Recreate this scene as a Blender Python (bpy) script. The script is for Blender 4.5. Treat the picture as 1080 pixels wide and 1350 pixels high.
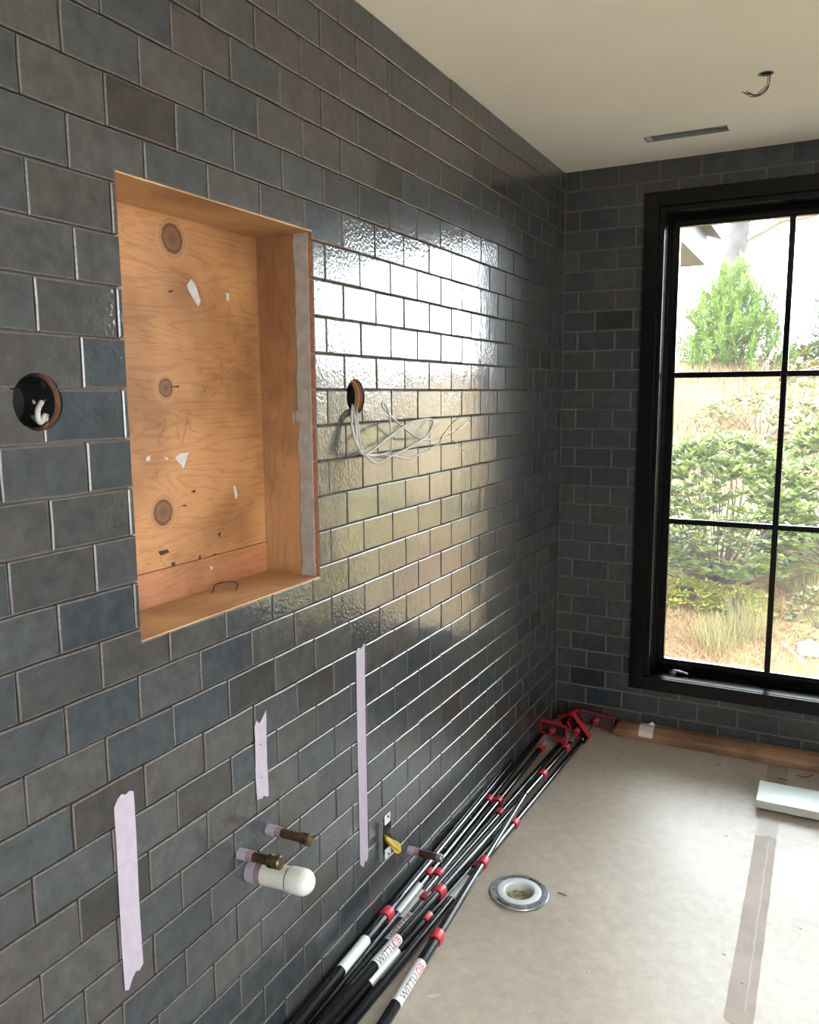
import bpy, bmesh, math, random
import numpy as np
from mathutils import Vector, Matrix, noise

for o in list(bpy.data.objects): bpy.data.objects.remove(o)
scene = bpy.context.scene
C = scene.collection
rng = random.Random(7)

# ------------------------------------------------------------------ camera
F_PX, W_PX, H_PX = 1069.37, 1080.0, 1350.0
CAM = Vector((1.05375, -3.50365, 1.49860))
CR = Vector((0.88896856, 0.45790967, -0.0073234))
CU = Vector((-0.059327, 0.13100208, 0.98960536))
CF = Vector((-0.45410924, 0.87929358, -0.14362314))
cd = bpy.data.cameras.new('camera')
cam = bpy.data.objects.new('camera', cd); C.objects.link(cam)
cd.sensor_fit = 'HORIZONTAL'; cd.sensor_width = 36.0; cd.lens = 36.0 * F_PX / W_PX
cd.clip_start = 0.02; cd.clip_end = 200
cam.matrix_world = Matrix(((CR.x, CU.x, -CF.x, CAM.x), (CR.y, CU.y, -CF.y, CAM.y), (CR.z, CU.z, -CF.z, CAM.z), (0, 0, 0, 1)))
scene.camera = cam

# ------------------------------------------------------------------ world, sun, exposure
SKY = 12.0
w = bpy.data.worlds.new('overcast_sky'); scene.world = w; w.use_nodes = True
bg = w.node_tree.nodes['Background']
bg.inputs['Color'].default_value = (0.88, 0.945, 1.0, 1); bg.inputs['Strength'].default_value = SKY
sd = bpy.data.lights.new('sun', 'SUN'); sd.energy = 4.0; sd.angle = math.radians(12); sd.color = (1, 0.95, 0.86)
sun = bpy.data.objects.new('sun', sd); C.objects.link(sun)
sun.rotation_euler = Vector((0.62, 0.30, -0.72)).to_track_quat('-Z', 'Y').to_euler()
vs = scene.view_settings
vs.view_transform = 'Standard'; vs.look = 'None'; vs.gamma = 1.0; vs.use_curve_mapping = False; vs.exposure = 1.28
scene.display_settings.display_device = 'sRGB'

def portal(name, loc, rot, sx, sy):
    l = bpy.data.lights.new(name, 'AREA'); l.shape = 'RECTANGLE'; l.size = sx; l.size_y = sy; l.energy = 1
    l.cycles.is_portal = True
    o = bpy.data.objects.new(name, l); C.objects.link(o); o.location = loc; o.rotation_euler = rot
portal('daylight_portal', (1.36, 0.21, 1.25), (math.radians(-90), 0, 0), 1.95, 1.95)
portal('daylight_portal', (2.97, -3.80, 1.35), (0, math.radians(90), 0), 1.7, 1.5)  # sampling portal for the added opening in the right wall

# ------------------------------------------------------------------ pixel helpers (directions only)
def ray(x, y): return CF + CR * ((x - 540) / F_PX) - CU * ((y - 675) / F_PX)
def on_x(x, y, X=0.0): d = ray(x, y); return CAM + d * ((X - CAM.x) / d.x)
def on_y(x, y, Y=0.0): d = ray(x, y); return CAM + d * ((Y - CAM.y) / d.y)
def on_z(x, y, Z=0.0): d = ray(x, y); return CAM + d * ((Z - CAM.z) / d.z)
def project(P):
    d = Vector(P) - CAM; z = d.dot(CF)
    return (540 + F_PX * d.dot(CR) / z, 675 - F_PX * d.dot(CU) / z, z)

# ------------------------------------------------------------------ materials
def new_mat(name):
    m = bpy.data.materials.new(name); m.use_nodes = True
    nt = m.node_tree; b = nt.nodes['Principled BSDF']
    return m, nt, b
def N(nt, t, **kw):
    n = nt.nodes.new(t)
    for k, v in kw.items(): setattr(n, k, v)
    return n
def setin(n, **kw):
    for k, v in kw.items(): n.inputs[k.replace('_', ' ')].default_value = v
def ramp(nt, stops, interp='LINEAR'):
    r = N(nt, 'ShaderNodeValToRGB'); e = r.color_ramp.elements; r.color_ramp.interpolation = interp
    while len(e) > 1: e.remove(e[-1])
    e[0].position = stops[0][0]; e[0].color = (*stops[0][1], 1)
    for p, c in stops[1:]:
        k = e.new(p); k.color = (*c, 1)
    return r
def math_n(nt, op, a, b=None):
    n = N(nt, 'ShaderNodeMath', operation=op)
    for i, v in enumerate((a, b)):
        if v is None: continue
        if isinstance(v, (int, float)): n.inputs[i].default_value = v
        else: nt.links.new(v, n.inputs[i])
    return n.outputs[0]
def mix_rgb(nt, fac, a, b, mode='MIX'):
    n = N(nt, 'ShaderNodeMix', data_type='RGBA', blend_type=mode)
    for sock, v in ((n.inputs['Factor'], fac), (n.inputs['A'], a), (n.inputs['B'], b)):
        if isinstance(v, (int, float)): sock.default_value = v
        elif isinstance(v, tuple): sock.default_value = (*v, 1)
        else: nt.links.new(v, sock)
    return n.outputs['Result']

def simple(name, col, rough=0.5, metal=0.0, var=0.15, scale=40, bump=0.0, bscale=120, col2=None, spec=0.5):
    m, nt, b = new_mat(name)
    tc = N(nt, 'ShaderNodeTexCoord'); no = N(nt, 'ShaderNodeTexNoise'); setin(no, Scale=scale, Detail=4.0)
    nt.links.new(tc.outputs['Object'], no.inputs['Vector'])
    c2 = col2 or tuple(c * (1 - var) for c in col)
    r = ramp(nt, [(0.35, col), (0.65, c2)])
    nt.links.new(no.outputs['Fac'], r.inputs['Fac']); nt.links.new(r.outputs['Color'], b.inputs['Base Color'])
    setin(b, Roughness=rough, Metallic=metal); b.inputs['Specular IOR Level'].default_value = spec
    if bump:
        n2 = N(nt, 'ShaderNodeTexNoise'); setin(n2, Scale=bscale, Detail=3.0)
        nt.links.new(tc.outputs['Object'], n2.inputs['Vector'])
        bp = N(nt, 'ShaderNodeBump'); setin(bp, Strength=bump, Distance=0.002)
        nt.links.new(n2.outputs['Fac'], bp.inputs['Height']); nt.links.new(bp.outputs['Normal'], b.inputs['Normal'])
    return m

def glaze(name, joined):
    m, nt, b = new_mat(name)
    L = nt.links.new
    if joined: rnd = N(nt, 'ShaderNodeNewGeometry').outputs['Random Per Island']
    else: rnd = N(nt, 'ShaderNodeObjectInfo').outputs['Random']
    r2 = math_n(nt, 'FRACT', math_n(nt, 'MULTIPLY', rnd, 7.31)); r3 = math_n(nt, 'FRACT', math_n(nt, 'MULTIPLY', rnd, 31.7))
    tc = N(nt, 'ShaderNodeTexCoord')
    cmb = N(nt, 'ShaderNodeCombineXYZ'); L(math_n(nt, 'MULTIPLY', rnd, 37.0), cmb.inputs[0]); L(math_n(nt, 'MULTIPLY', r2, 53.0), cmb.inputs[1]); L(r3, cmb.inputs[2])
    va = N(nt, 'ShaderNodeVectorMath', operation='ADD'); L(tc.outputs['Object'], va.inputs[0]); L(cmb.outputs[0], va.inputs[1])
    v = va.outputs[0]
    base = ramp(nt, [(0.0, (0.028, 0.033, 0.036)), (0.30, (0.036, 0.039, 0.040)), (0.50, (0.041, 0.040, 0.038)), (0.70, (0.037, 0.0345, 0.0325)),
                     (0.82, (0.028, 0.032, 0.036)), (0.93, (0.024, 0.029, 0.034)), (0.95, (0.026, 0.024, 0.023)), (1.0, (0.020, 0.019, 0.018))])
    L(rnd, base.inputs['Fac'])
    n1 = N(nt, 'ShaderNodeTexNoise'); setin(n1, Scale=34.0, Detail=5.0, Roughness=0.6); L(v, n1.inputs['Vector'])
    rr = ramp(nt, [(0.3, (0.80, 0.80, 0.80)), (0.7, (1.46, 1.44, 1.41))]); L(n1.outputs['Fac'], rr.inputs['Fac'])
    c = mix_rgb(nt, 1.0, base.outputs['Color'], rr.outputs['Color'], 'MULTIPLY')
    n4 = N(nt, 'ShaderNodeTexNoise'); setin(n4, Scale=420.0, Detail=2.0); L(v, n4.inputs['Vector'])
    sp = ramp(nt, [(0.71, (0, 0, 0)), (0.76, (1, 1, 1))]); L(n4.outputs['Fac'], sp.inputs['Fac'])
    c = mix_rgb(nt, math_n(nt, 'MULTIPLY', sp.outputs['Color'], 0.5), c, (0.16, 0.14, 0.12))
    L(c, b.inputs['Base Color'])
    rg = math_n(nt, 'ADD', math_n(nt, 'MULTIPLY', math_n(nt, 'POWER', r2, 1.6), 0.10), 0.03)
    L(math_n(nt, 'ADD', rg, math_n(nt, 'MULTIPLY', n1.outputs['Fac'], 0.06)), b.inputs['Coat Roughness'])
    b.inputs['Coat Weight'].default_value = 1.0; b.inputs['Coat IOR'].default_value = 1.49
    b.inputs['Roughness'].default_value = 0.34; b.inputs['IOR'].default_value = 1.45; b.inputs['Specular IOR Level'].default_value = 0.12
    n2 = N(nt, 'ShaderNodeTexNoise'); setin(n2, Scale=120.0, Detail=1.5); L(v, n2.inputs['Vector'])
    n3 = N(nt, 'ShaderNodeTexNoise'); setin(n3, Scale=22.0, Detail=1.0); L(v, n3.inputs['Vector'])
    b1 = N(nt, 'ShaderNodeBump'); b1.inputs['Distance'].default_value = 0.0022; L(n3.outputs['Fac'], b1.inputs['Height']); b1.inputs['Strength'].default_value = 0.30
    b2 = N(nt, 'ShaderNodeBump'); b2.inputs['Distance'].default_value = 0.0012; L(n2.outputs['Fac'], b2.inputs['Height'])
    L(math_n(nt, 'ADD', math_n(nt, 'MULTIPLY', math_n(nt, 'POWER', r3, 2.0), 0.50), 0.30), b2.inputs['Strength'])
    L(b1.outputs['Normal'], b2.inputs['Normal']); L(b2.outputs['Normal'], b.inputs['Normal']); L(b2.outputs['Normal'], b.inputs['Coat Normal'])
    return m

def wood(name, c1, c2, axis='Y', scale=9.0, knots=(), rough=0.6, dist=3.0, origin=(0, 0, 0)):
    m, nt, b = new_mat(name); L = nt.links.new
    tc = N(nt, 'ShaderNodeTexCoord'); mp = N(nt, 'ShaderNodeMapping'); L(tc.outputs['Object'], mp.inputs['Vector'])
    s = [6.0, 6.0, 6.0]; s['XYZ'.index(axis)] = 0.8; mp.inputs['Scale'].default_value = s
    n = N(nt, 'ShaderNodeTexNoise'); setin(n, Scale=scale * 0.35, Detail=3.0, Distortion=dist * 0.3); L(mp.outputs['Vector'], n.inputs['Vector'])
    rings = math_n(nt, 'FRACT', math_n(nt, 'MULTIPLY', n.outputs['Fac'], 11.0))
    rr = ramp(nt, [(0.0, c2), (0.15, c1), (0.75, c1), (1.0, c2)]); L(rings, rr.inputs['Fac'])
    n2 = N(nt, 'ShaderNodeTexNoise'); setin(n2, Scale=scale * 5, Detail=5.0); L(mp.outputs['Vector'], n2.inputs['Vector'])
    c = mix_rgb(nt, 0.55, rr.outputs['Color'], mix_rgb(nt, n2.outputs['Fac'], c2, c1))
    n3 = N(nt, 'ShaderNodeTexNoise'); setin(n3, Scale=5.0, Detail=2.0); L(tc.outputs['Object'], n3.inputs['Vector'])
    st = ramp(nt, [(0.36, (1.15, 1.15, 1.15)), (0.66, (0.62, 0.54, 0.48))]); L(n3.outputs['Fac'], st.inputs['Fac'])
    c = mix_rgb(nt, 1.0, c, st.outputs['Color'], 'MULTIPLY')
    for (p, r) in knots:
        vs_ = N(nt, 'ShaderNodeVectorMath', operation='SUBTRACT'); L(tc.outputs['Object'], vs_.inputs[0]); vs_.inputs[1].default_value = p
        ln = N(nt, 'ShaderNodeVectorMath', operation='LENGTH'); L(vs_.outputs[0], ln.inputs[0])
        dn = math_n(nt, 'DIVIDE', ln.outputs['Value'], r)
        dn = math_n(nt, 'ADD', dn, math_n(nt, 'MULTIPLY', math_n(nt, 'SUBTRACT', n2.outputs['Fac'], 0.5), 0.25))
        kr = ramp(nt, [(0.0, (0.08, 0.028, 0.010)), (0.30, (0.16, 0.062, 0.022)), (0.42, (0.045, 0.015, 0.008)), (0.48, (0.31, 0.15, 0.06)), (0.55, (0.22, 0.10, 0.038)), (0.62, (0.37, 0.185, 0.074)), (0.74, (0.27, 0.125, 0.045)), (0.95, c1)])
        L(math_n(nt, 'MULTIPLY', dn, 0.45), kr.inputs['Fac'])
        fk = ramp(nt, [(0.38, (1, 1, 1)), (0.9, (0, 0, 0))]); L(math_n(nt, 'MULTIPLY', dn, 0.45), fk.inputs['Fac'])
        c = mix_rgb(nt, fk.outputs['Color'], c, kr.outputs['Color'])
    L(c, b.inputs['Base Color']); b.inputs['Roughness'].default_value = rough
    bp = N(nt, 'ShaderNodeBump'); setin(bp, Strength=0.15, Distance=0.001); L(n2.outputs['Fac'], bp.inputs['Height']); L(bp.outputs['Normal'], b.inputs['Normal'])
    return m

def leafy(name, c1, c2, c3, trans=0.35, rough=0.45):
    m, nt, b = new_mat(name); L = nt.links.new
    g = N(nt, 'ShaderNodeNewGeometry')
    r = ramp(nt, [(0.0, c1), (0.5, c2), (1.0, c3)]); L(g.outputs['Random Per Island'], r.inputs['Fac'])
    L(r.outputs['Color'], b.inputs['Base Color']); b.inputs['Roughness'].default_value = rough
    t = N(nt, 'ShaderNodeBsdfTranslucent'); L(r.outputs['Color'], t.inputs['Color'])
    mx = N(nt, 'ShaderNodeMixShader'); mx.inputs[0].default_value = trans
    L(b.outputs[0], mx.inputs[1]); L(t.outputs[0], mx.inputs[2]); L(mx.outputs[0], nt.nodes['Material Output'].inputs['Surface'])
    return m

def glass_mat():
    m, nt, b = new_mat('window_glass'); L = nt.links.new
    nt.nodes.remove(b)
    t = N(nt, 'ShaderNodeBsdfTransparent'); t.inputs['Color'].default_value = (0.95, 0.97, 0.96, 1)
    g = N(nt, 'ShaderNodeBsdfGlossy'); g.inputs['Roughness'].default_value = 0.02
    f = N(nt, 'ShaderNodeFresnel'); f.inputs['IOR'].default_value = 1.45
    tl = N(nt, 'ShaderNodeBsdfTranslucent'); tl.inputs['Color'].default_value = (0.9, 0.9, 0.88, 1)
    m0 = N(nt, 'ShaderNodeMixShader'); m0.inputs[0].default_value = 0.009; L(t.outputs[0], m0.inputs[1]); L(tl.outputs[0], m0.inputs[2])   # slight translucent veil imitating glare haze across the panes
    mx = N(nt, 'ShaderNodeMixShader'); L(f.outputs[0], mx.inputs[0]); L(m0.outputs[0], mx.inputs[1]); L(g.outputs[0], mx.inputs[2])
    L(mx.outputs[0], nt.nodes['Material Output'].inputs['Surface'])
    return m

def floor_mat():
    m, nt, b = new_mat('floor_board_paper'); L = nt.links.new
    tc = N(nt, 'ShaderNodeTexCoord')
    n1 = N(nt, 'ShaderNodeTexNoise'); setin(n1, Scale=2.2, Detail=6.0, Roughness=0.6); L(tc.outputs['Object'], n1.inputs['Vector'])
    r1 = ramp(nt, [(0.3, (0.352, 0.303, 0.247)), (0.7, (0.422, 0.370, 0.308))]); L(n1.outputs['Fac'], r1.inputs['Fac'])
    n2 = N(nt, 'ShaderNodeTexNoise'); setin(n2, Scale=26.0, Detail=6.0, Roughness=0.7); L(tc.outputs['Object'], n2.inputs['Vector'])
    r2 = ramp(nt, [(0.35, (0.86, 0.84, 0.83)), (0.6, (1.0, 1.0, 1.0)), (0.74, (1.06, 1.06, 1.06))]); L(n2.outputs['Fac'], r2.inputs['Fac'])
    c = mix_rgb(nt, 1.0, r1.outputs['Color'], r2.outputs['Color'], 'MULTIPLY')
    n3 = N(nt, 'ShaderNodeTexNoise'); setin(n3, Scale=95.0, Detail=2.0); L(tc.outputs['Object'], n3.inputs['Vector'])
    r3 = ramp(nt, [(0.74, (0, 0, 0)), (0.78, (1, 1, 1))]); L(n3.outputs['Fac'], r3.inputs['Fac'])
    c = mix_rgb(nt, math_n(nt, 'MULTIPLY', r3.outputs['Color'], 0.45), c, (0.72, 0.68, 0.62))
    r4 = ramp(nt, [(0.22, (1, 1, 1)), (0.26, (0, 0, 0))]); L(n3.outputs['Fac'], r4.inputs['Fac'])
    c = mix_rgb(nt, math_n(nt, 'MULTIPLY', r4.outputs['Color'], 0.5), c, (0.22, 0.16, 0.11))
    L(c, b.inputs['Base Color'])
    r5 = ramp(nt, [(0.3, (0.37,) * 3), (0.7, (0.52,) * 3)]); b.inputs['Specular IOR Level'].default_value = 0.38; L(n1.outputs['Fac'], r5.inputs['Fac']); L(r5.outputs['Color'], b.inputs['Roughness'])
    bp = N(nt, 'ShaderNodeBump'); setin(bp, Strength=0.25, Distance=0.004); L(n1.outputs['Fac'], bp.inputs['Height'])
    bp2 = N(nt, 'ShaderNodeBump'); setin(bp2, Strength=0.10, Distance=0.001); L(n2.outputs['Fac'], bp2.inputs['Height']); L(bp.outputs['Normal'], bp2.inputs['Normal'])
    L(bp2.outputs['Normal'], b.inputs['Normal'])
    return m

M = {}
M['glaze'] = glaze('tile_glaze', False); M['glaze_j'] = glaze('tile_glaze_far', True)
M['rim'] = simple('tile_rim_glaze', (0.105, 0.097, 0.090), 0.28, var=0.5, scale=160)
M['clay'] = simple('fired_clay', (0.30, 0.115, 0.05), 0.85, var=0.4, scale=70, bump=0.3)
M['bed'] = simple('joint_mortar', (0.040, 0.026, 0.022), 0.95, scale=7, bump=0.6, col2=(0.13, 0.105, 0.085))
M['grout'] = simple('pale_grout', (0.1275, 0.1050, 0.0825), 0.9, scale=9, bump=0.4, col2=(0.0675, 0.0540, 0.0435))
M['mortar'] = simple('grey_mortar', (0.2880, 0.2520, 0.2120), 0.95, var=0.22, scale=40, bump=0.5, bscale=160)
M['wallpaint'] = simple('wall_paint', (0.7500, 0.7050, 0.6450), 0.75, var=0.06, scale=3)
M['darkwall'] = simple('dark_rear_wall', (0.10, 0.10, 0.10), 0.6)
M['ceil'] = simple('ceiling_paint', (0.90, 0.81, 0.675), 0.85, var=0.04, scale=3, bump=0.05, bscale=200)
M['floor'] = floor_mat()
M['black'] = simple('black_window_paint', (0.0015, 0.0015, 0.002), 0.20, var=0.2, spec=0.3)
M['glass'] = glass_mat()
M['purple'] = simple('lavender_masking_tape', (0.3229, 0.2703, 0.3159), 0.75, var=0.10, scale=50, bump=0.5, bscale=350)
M['purple_d'] = simple('wrapped_tape_mauve', (0.24, 0.15, 0.18), 0.7, var=0.3)  # darker mauve of the inner tape layer
M['copper'] = simple('tarnished_copper', (0.16, 0.095, 0.06), 0.42, 0.85, col2=(0.05, 0.04, 0.032), scale=60)
M['brass'] = simple('tarnished_brass', (0.22, 0.15, 0.075), 0.40, 0.9, col2=(0.06, 0.045, 0.03), scale=70)
M['pvc'] = simple('white_pvc', (0.5148, 0.4914, 0.4290), 0.35, var=0.05)
M['pvc2'] = simple('white_pvc_cap', (0.5460, 0.5343, 0.4914), 0.30, var=0.04)
M['steel'] = simple('galvanised_steel', (0.4290, 0.4290, 0.4212), 0.35, 0.9, col2=(0.2496, 0.2496, 0.2418), scale=60)
M['yellow'] = simple('yellow_cable_jacket', (0.5460, 0.3666, 0.0312), 0.4, var=0.2)
M['cable'] = simple('white_cable_jacket', (0.3630, 0.3410, 0.3025), 0.5, var=0.1)
M['blackwire'] = simple('black_wire', (0.012, 0.012, 0.012), 0.4)
M['bare'] = simple('bare_copper', (0.60, 0.36, 0.22), 0.35, 0.9)
M['boxblack'] = simple('black_box_plastic', (0.006, 0.006, 0.007), 0.5)
M['pole'] = simple('black_gloss_pole', (0.006, 0.006, 0.007), 0.16, var=0.2)
M['red'] = simple('red_plastic', (0.4836, 0.0234, 0.0429), 0.38, var=0.2)
M['redpaint'] = simple('red_painted_steel', (0.3900, 0.0094, 0.0195), 0.30, var=0.25)
M['rubber'] = simple('black_rubber', (0.010, 0.009, 0.009), 0.7)
M['label'] = simple('white_label', (0.5850, 0.5850, 0.5850), 0.35, var=0.05)
M['ink'] = simple('black_ink', (0.01, 0.01, 0.01), 0.5)
M['redink'] = simple('red_ink', (0.55, 0.02, 0.04), 0.5)
M['flange_m'] = simple('flange_steel', (0.5460, 0.5538, 0.5694), 0.35, 1.0, var=0.3, scale=50)
M['flange_p'] = simple('flange_white_plastic', (0.5772, 0.6084, 0.6396), 0.3, var=0.06)
M['plug'] = simple('drain_plug', (0.4056, 0.3588, 0.2496), 0.5, var=0.55, scale=60, bump=0.5)
M['marble'] = simple('pale_marble', (0.6240, 0.7020, 0.6786), 0.25, var=0.10, scale=9)
M['marble_edge'] = simple('sawn_marble_edge', (0.4836, 0.4992, 0.4368), 0.6, var=0.15, scale=25)
M['felt'] = simple('dark_packer', (0.10, 0.075, 0.05), 0.9)
M['ftape'] = simple('tan_seam_tape', (0.2680, 0.2040, 0.1680), 0.6, scale=9, col2=(0.3200, 0.2560, 0.2160), bump=0.2, spec=0.25)
M['ftape2'] = simple('worn_seam_tape', (0.3680, 0.3280, 0.2760), 0.5, var=0.08, scale=12, spec=0.3)
M['clear'] = simple('clear_packing_tape', (0.60, 0.52, 0.44), 0.2, var=0.1)
M['vent'] = simple('vent_metal', (0.26, 0.26, 0.26), 0.45, 0.3, var=0.2)
M['ventdark'] = simple('vent_dark', (0.03, 0.028, 0.025), 0.8)
M['ply'] = wood('plywood_face', (0.37, 0.182, 0.07), (0.225, 0.09, 0.03), 'Y', 6.0,
                [((-0.155, -2.205, 1.815), 0.030), ((-0.155, -2.243, 1.515), 0.020), ((-0.155, -2.268, 1.262), 0.027)], 0.6, 4.0)
M['ply2'] = wood('plywood_rail', (0.3404, 0.1480, 0.0629), (0.2220, 0.0814, 0.0311), 'Y', 6.0, [], 0.6, 3.0)
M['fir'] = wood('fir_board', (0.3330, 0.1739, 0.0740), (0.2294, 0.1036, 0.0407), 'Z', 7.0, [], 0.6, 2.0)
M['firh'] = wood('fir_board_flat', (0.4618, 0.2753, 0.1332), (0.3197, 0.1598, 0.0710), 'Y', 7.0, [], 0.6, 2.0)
M['plank'] = wood('oak_plank', (0.2574, 0.1482, 0.0819), (0.1638, 0.0858, 0.0445), 'X', 8.0, [], 0.5, 1.5)
M['paper'] = simple('torn_paper', (0.4680, 0.4563, 0.4212), 0.8, var=0.2)
M['pencil'] = simple('pencil_line', (0.1320, 0.0660, 0.0303), 0.7)
M['gouge'] = simple('dark_gouge', (0.05, 0.018, 0.010), 0.9)
M['bark'] = simple('grey_bark', (0.0286, 0.0245, 0.0242), 0.9, scale=6, col2=(0.0151, 0.0124, 0.0128), bump=1.0, bscale=14)
M['twig'] = simple('brown_twig', (0.0960, 0.0640, 0.0480), 0.85, var=0.4)
M['stick'] = simple('pale_stick', (0.6000, 0.5760, 0.5600), 0.7)
M['rock'] = simple('pale_rock', (0.3360, 0.3120, 0.2720), 0.85, var=0.3, scale=8, bump=0.6, bscale=12)
M['needle'] = leafy('pine_needles', (0.0400, 0.0864, 0.0144), (0.0808, 0.1328, 0.0176), (0.1264, 0.1616, 0.0288), 0.4)
M['needle2'] = leafy('dark_conifer_needles', (0.0280, 0.0520, 0.0208), (0.0480, 0.0760, 0.0344), (0.0760, 0.0968, 0.0520), 0.35)
M['rhodo'] = leafy('rhododendron_leaves', (0.0608, 0.0968, 0.0208), (0.1152, 0.1512, 0.0304), (0.1816, 0.2000, 0.0512), 0.35, 0.35)
M['shrub'] = leafy('shrub_leaves', (0.0632, 0.0752, 0.0256), (0.1152, 0.1152, 0.0400), (0.1616, 0.1264, 0.0576), 0.35)
M['cover'] = leafy('ground_cover_leaves', (0.1640, 0.2192, 0.0272), (0.3072, 0.2952, 0.0384), (0.3936, 0.3072, 0.0544), 0.35)
M['yshrub'] = leafy('yellow_shrub_leaves', (0.1384, 0.1144, 0.0208), (0.1904, 0.1552, 0.0344), (0.1248, 0.1312, 0.0344), 0.35)
M['dry'] = leafy('dry_grass', (0.2072, 0.1440, 0.0752), (0.2416, 0.1728, 0.0920), (0.1904, 0.1096, 0.0632), 0.3, 0.7)
M['dry_bright'] = leafy('dry_grass_brightened', (0.3360, 0.2160, 0.1040), (0.4000, 0.2640, 0.1360), (0.3040, 0.1520, 0.0880), 0.3, 0.7)  # brighter copy of the dry grass, making up for house shade close by
M['olive'] = leafy('olive_grass', (0.1768, 0.1688, 0.0560), (0.2344, 0.2016, 0.0808), (0.2664, 0.2016, 0.0960), 0.3, 0.7)
m, nt, b = new_mat('hillside_litter'); L = nt.links.new
tc = N(nt, 'ShaderNodeTexCoord'); n1 = N(nt, 'ShaderNodeTexNoise'); setin(n1, Scale=1.1, Detail=4.0); L(tc.outputs['Object'], n1.inputs['Vector'])
n2 = N(nt, 'ShaderNodeTexNoise'); setin(n2, Scale=22.0, Detail=6.0, Roughness=0.75); L(tc.outputs['Object'], n2.inputs['Vector'])
ra = ramp(nt, [(0.35, (0.22, 0.12, 0.065)), (0.5, (0.265, 0.175, 0.085)), (0.62, (0.21, 0.185, 0.05))]); L(n1.outputs['Fac'], ra.inputs['Fac'])
rb = ramp(nt, [(0.3, (0.55, 0.5, 0.46)), (0.7, (1.25, 1.25, 1.2))]); L(n2.outputs['Fac'], rb.inputs['Fac'])
L(mix_rgb(nt, 1.0, ra.outputs['Color'], rb.outputs['Color'], 'MULTIPLY'), b.inputs['Base Color']); b.inputs['Roughness'].default_value = 0.95
bp = N(nt, 'ShaderNodeBump'); setin(bp, Strength=0.8, Distance=0.03); L(n2.outputs['Fac'], bp.inputs['Height']); L(bp.outputs['Normal'], b.inputs['Normal'])
M['hill'] = m
M['bounce_ground'] = simple('pale_bounce_ground', (0.55, 0.52, 0.47), 0.9, var=0.12, scale=3)  # kept pale so the added ground reflects light up to the ceiling
M['side'] = simple('tile_side', (0.075, 0.045, 0.035), 0.9, var=0.4, scale=60)
M['fascia'] = simple('pale_fascia', (0.0306, 0.0349, 0.0367), 0.7, var=0.06, scale=4)
M['soffit'] = simple('tan_soffit', (0.0440, 0.0340, 0.0220), 0.7, var=0.15, scale=6)
M['shingle'] = simple('weathered_shingle', (0.0306, 0.0245, 0.0216), 0.9, var=0.35, scale=14, bump=0.6, bscale=40)

# ------------------------------------------------------------------ object helpers
def link(o, parent=None):
    C.objects.link(o)
    if parent is not None:
        o.parent = parent
        mw = parent_world(parent)
        o.matrix_parent_inverse = mw.inverted()
    return o
def parent_world(o):
    m = Matrix.LocRotScale(o.location, o.rotation_euler, o.scale)
    if o.parent is not None: m = parent_world(o.parent) @ o.matrix_parent_inverse @ m
    return m
def mesh(name, verts, faces, mats, midx=None, smooth=False):
    me = bpy.data.meshes.new(name); me.from_pydata([tuple(v) for v in verts], [], faces)
    for mm in (mats if isinstance(mats, (list, tuple)) else [mats]): me.materials.append(M[mm] if isinstance(mm, str) else mm)
    if midx is not None: me.polygons.foreach_set('material_index', midx)
    if smooth: me.polygons.foreach_set('use_smooth', [True] * len(me.polygons))
    me.update(); return me
def obj(name, me, parent=None, loc=None, rot=None):
    o = bpy.data.objects.new(name, me)
    if loc is not None: o.location = loc
    if rot is not None: o.rotation_euler = rot
    return link(o, parent)
def tag(o, label, cat, group=None, kind=None):
    o['label'] = label; o['category'] = cat
    if group: o['group'] = group
    if kind: o['kind'] = kind
    return o
def thing(name, loc, label, cat, group=None):
    o = bpy.data.objects.new(name, None); o.empty_display_size = 0.05; o.location = loc
    C.objects.link(o); return tag(o, label, cat, group)
def struct(o): o['kind'] = 'structure'; return o

def box_vf(lo, hi):
    x0, y0, z0 = lo; x1, y1, z1 = hi
    v = [(x0, y0, z0), (x1, y0, z0), (x1, y1, z0), (x0, y1, z0), (x0, y0, z1), (x1, y0, z1), (x1, y1, z1), (x0, y1, z1)]
    f = [(0, 3, 2, 1), (4, 5, 6, 7), (0, 1, 5, 4), (1, 2, 6, 5), (2, 3, 7, 6), (3, 0, 4, 7)]
    return v, f
def boxes(name, bl, mats, parent=None, bevel=0.0, loc=None, rot=None):
    V, Fc = [], []
    for lo, hi in bl:
        v, f = box_vf(lo, hi); n = len(V); V += v; Fc += [tuple(i + n for i in q) for q in f]
    me = mesh(name, V, Fc, mats)
    if bevel:
        bm = bmesh.new(); bm.from_mesh(me)
        bmesh.ops.bevel(bm, geom=list(bm.edges), offset=bevel, segments=2, affect='EDGES', profile=0.7)
        bm.to_mesh(me); bm.free()
    return obj(name, me, parent, loc, rot)
def frame_of(d):
    d = d.normalized(); a = Vector((0, 0, 1)) if abs(d.z) < 0.9 else Vector((1, 0, 0))
    s = d.cross(a).normalized(); return s, s.cross(d).normalized()
def smooth_path(P, n=6):
    P = [Vector(p) for p in P]; out = []
    for i in range(len(P) - 1):
        p0 = P[max(i - 1, 0)]; p1 = P[i]; p2 = P[i + 1]; p3 = P[min(i + 2, len(P) - 1)]
        for k in range(n):
            t = k / n
            out.append(0.5 * ((2 * p1) + (p2 - p0) * t + (2 * p0 - 5 * p1 + 4 * p2 - p3) * t * t + (3 * p1 - p0 - 3 * p2 + p3) * t ** 3))
    out.append(P[-1]); return out
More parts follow.
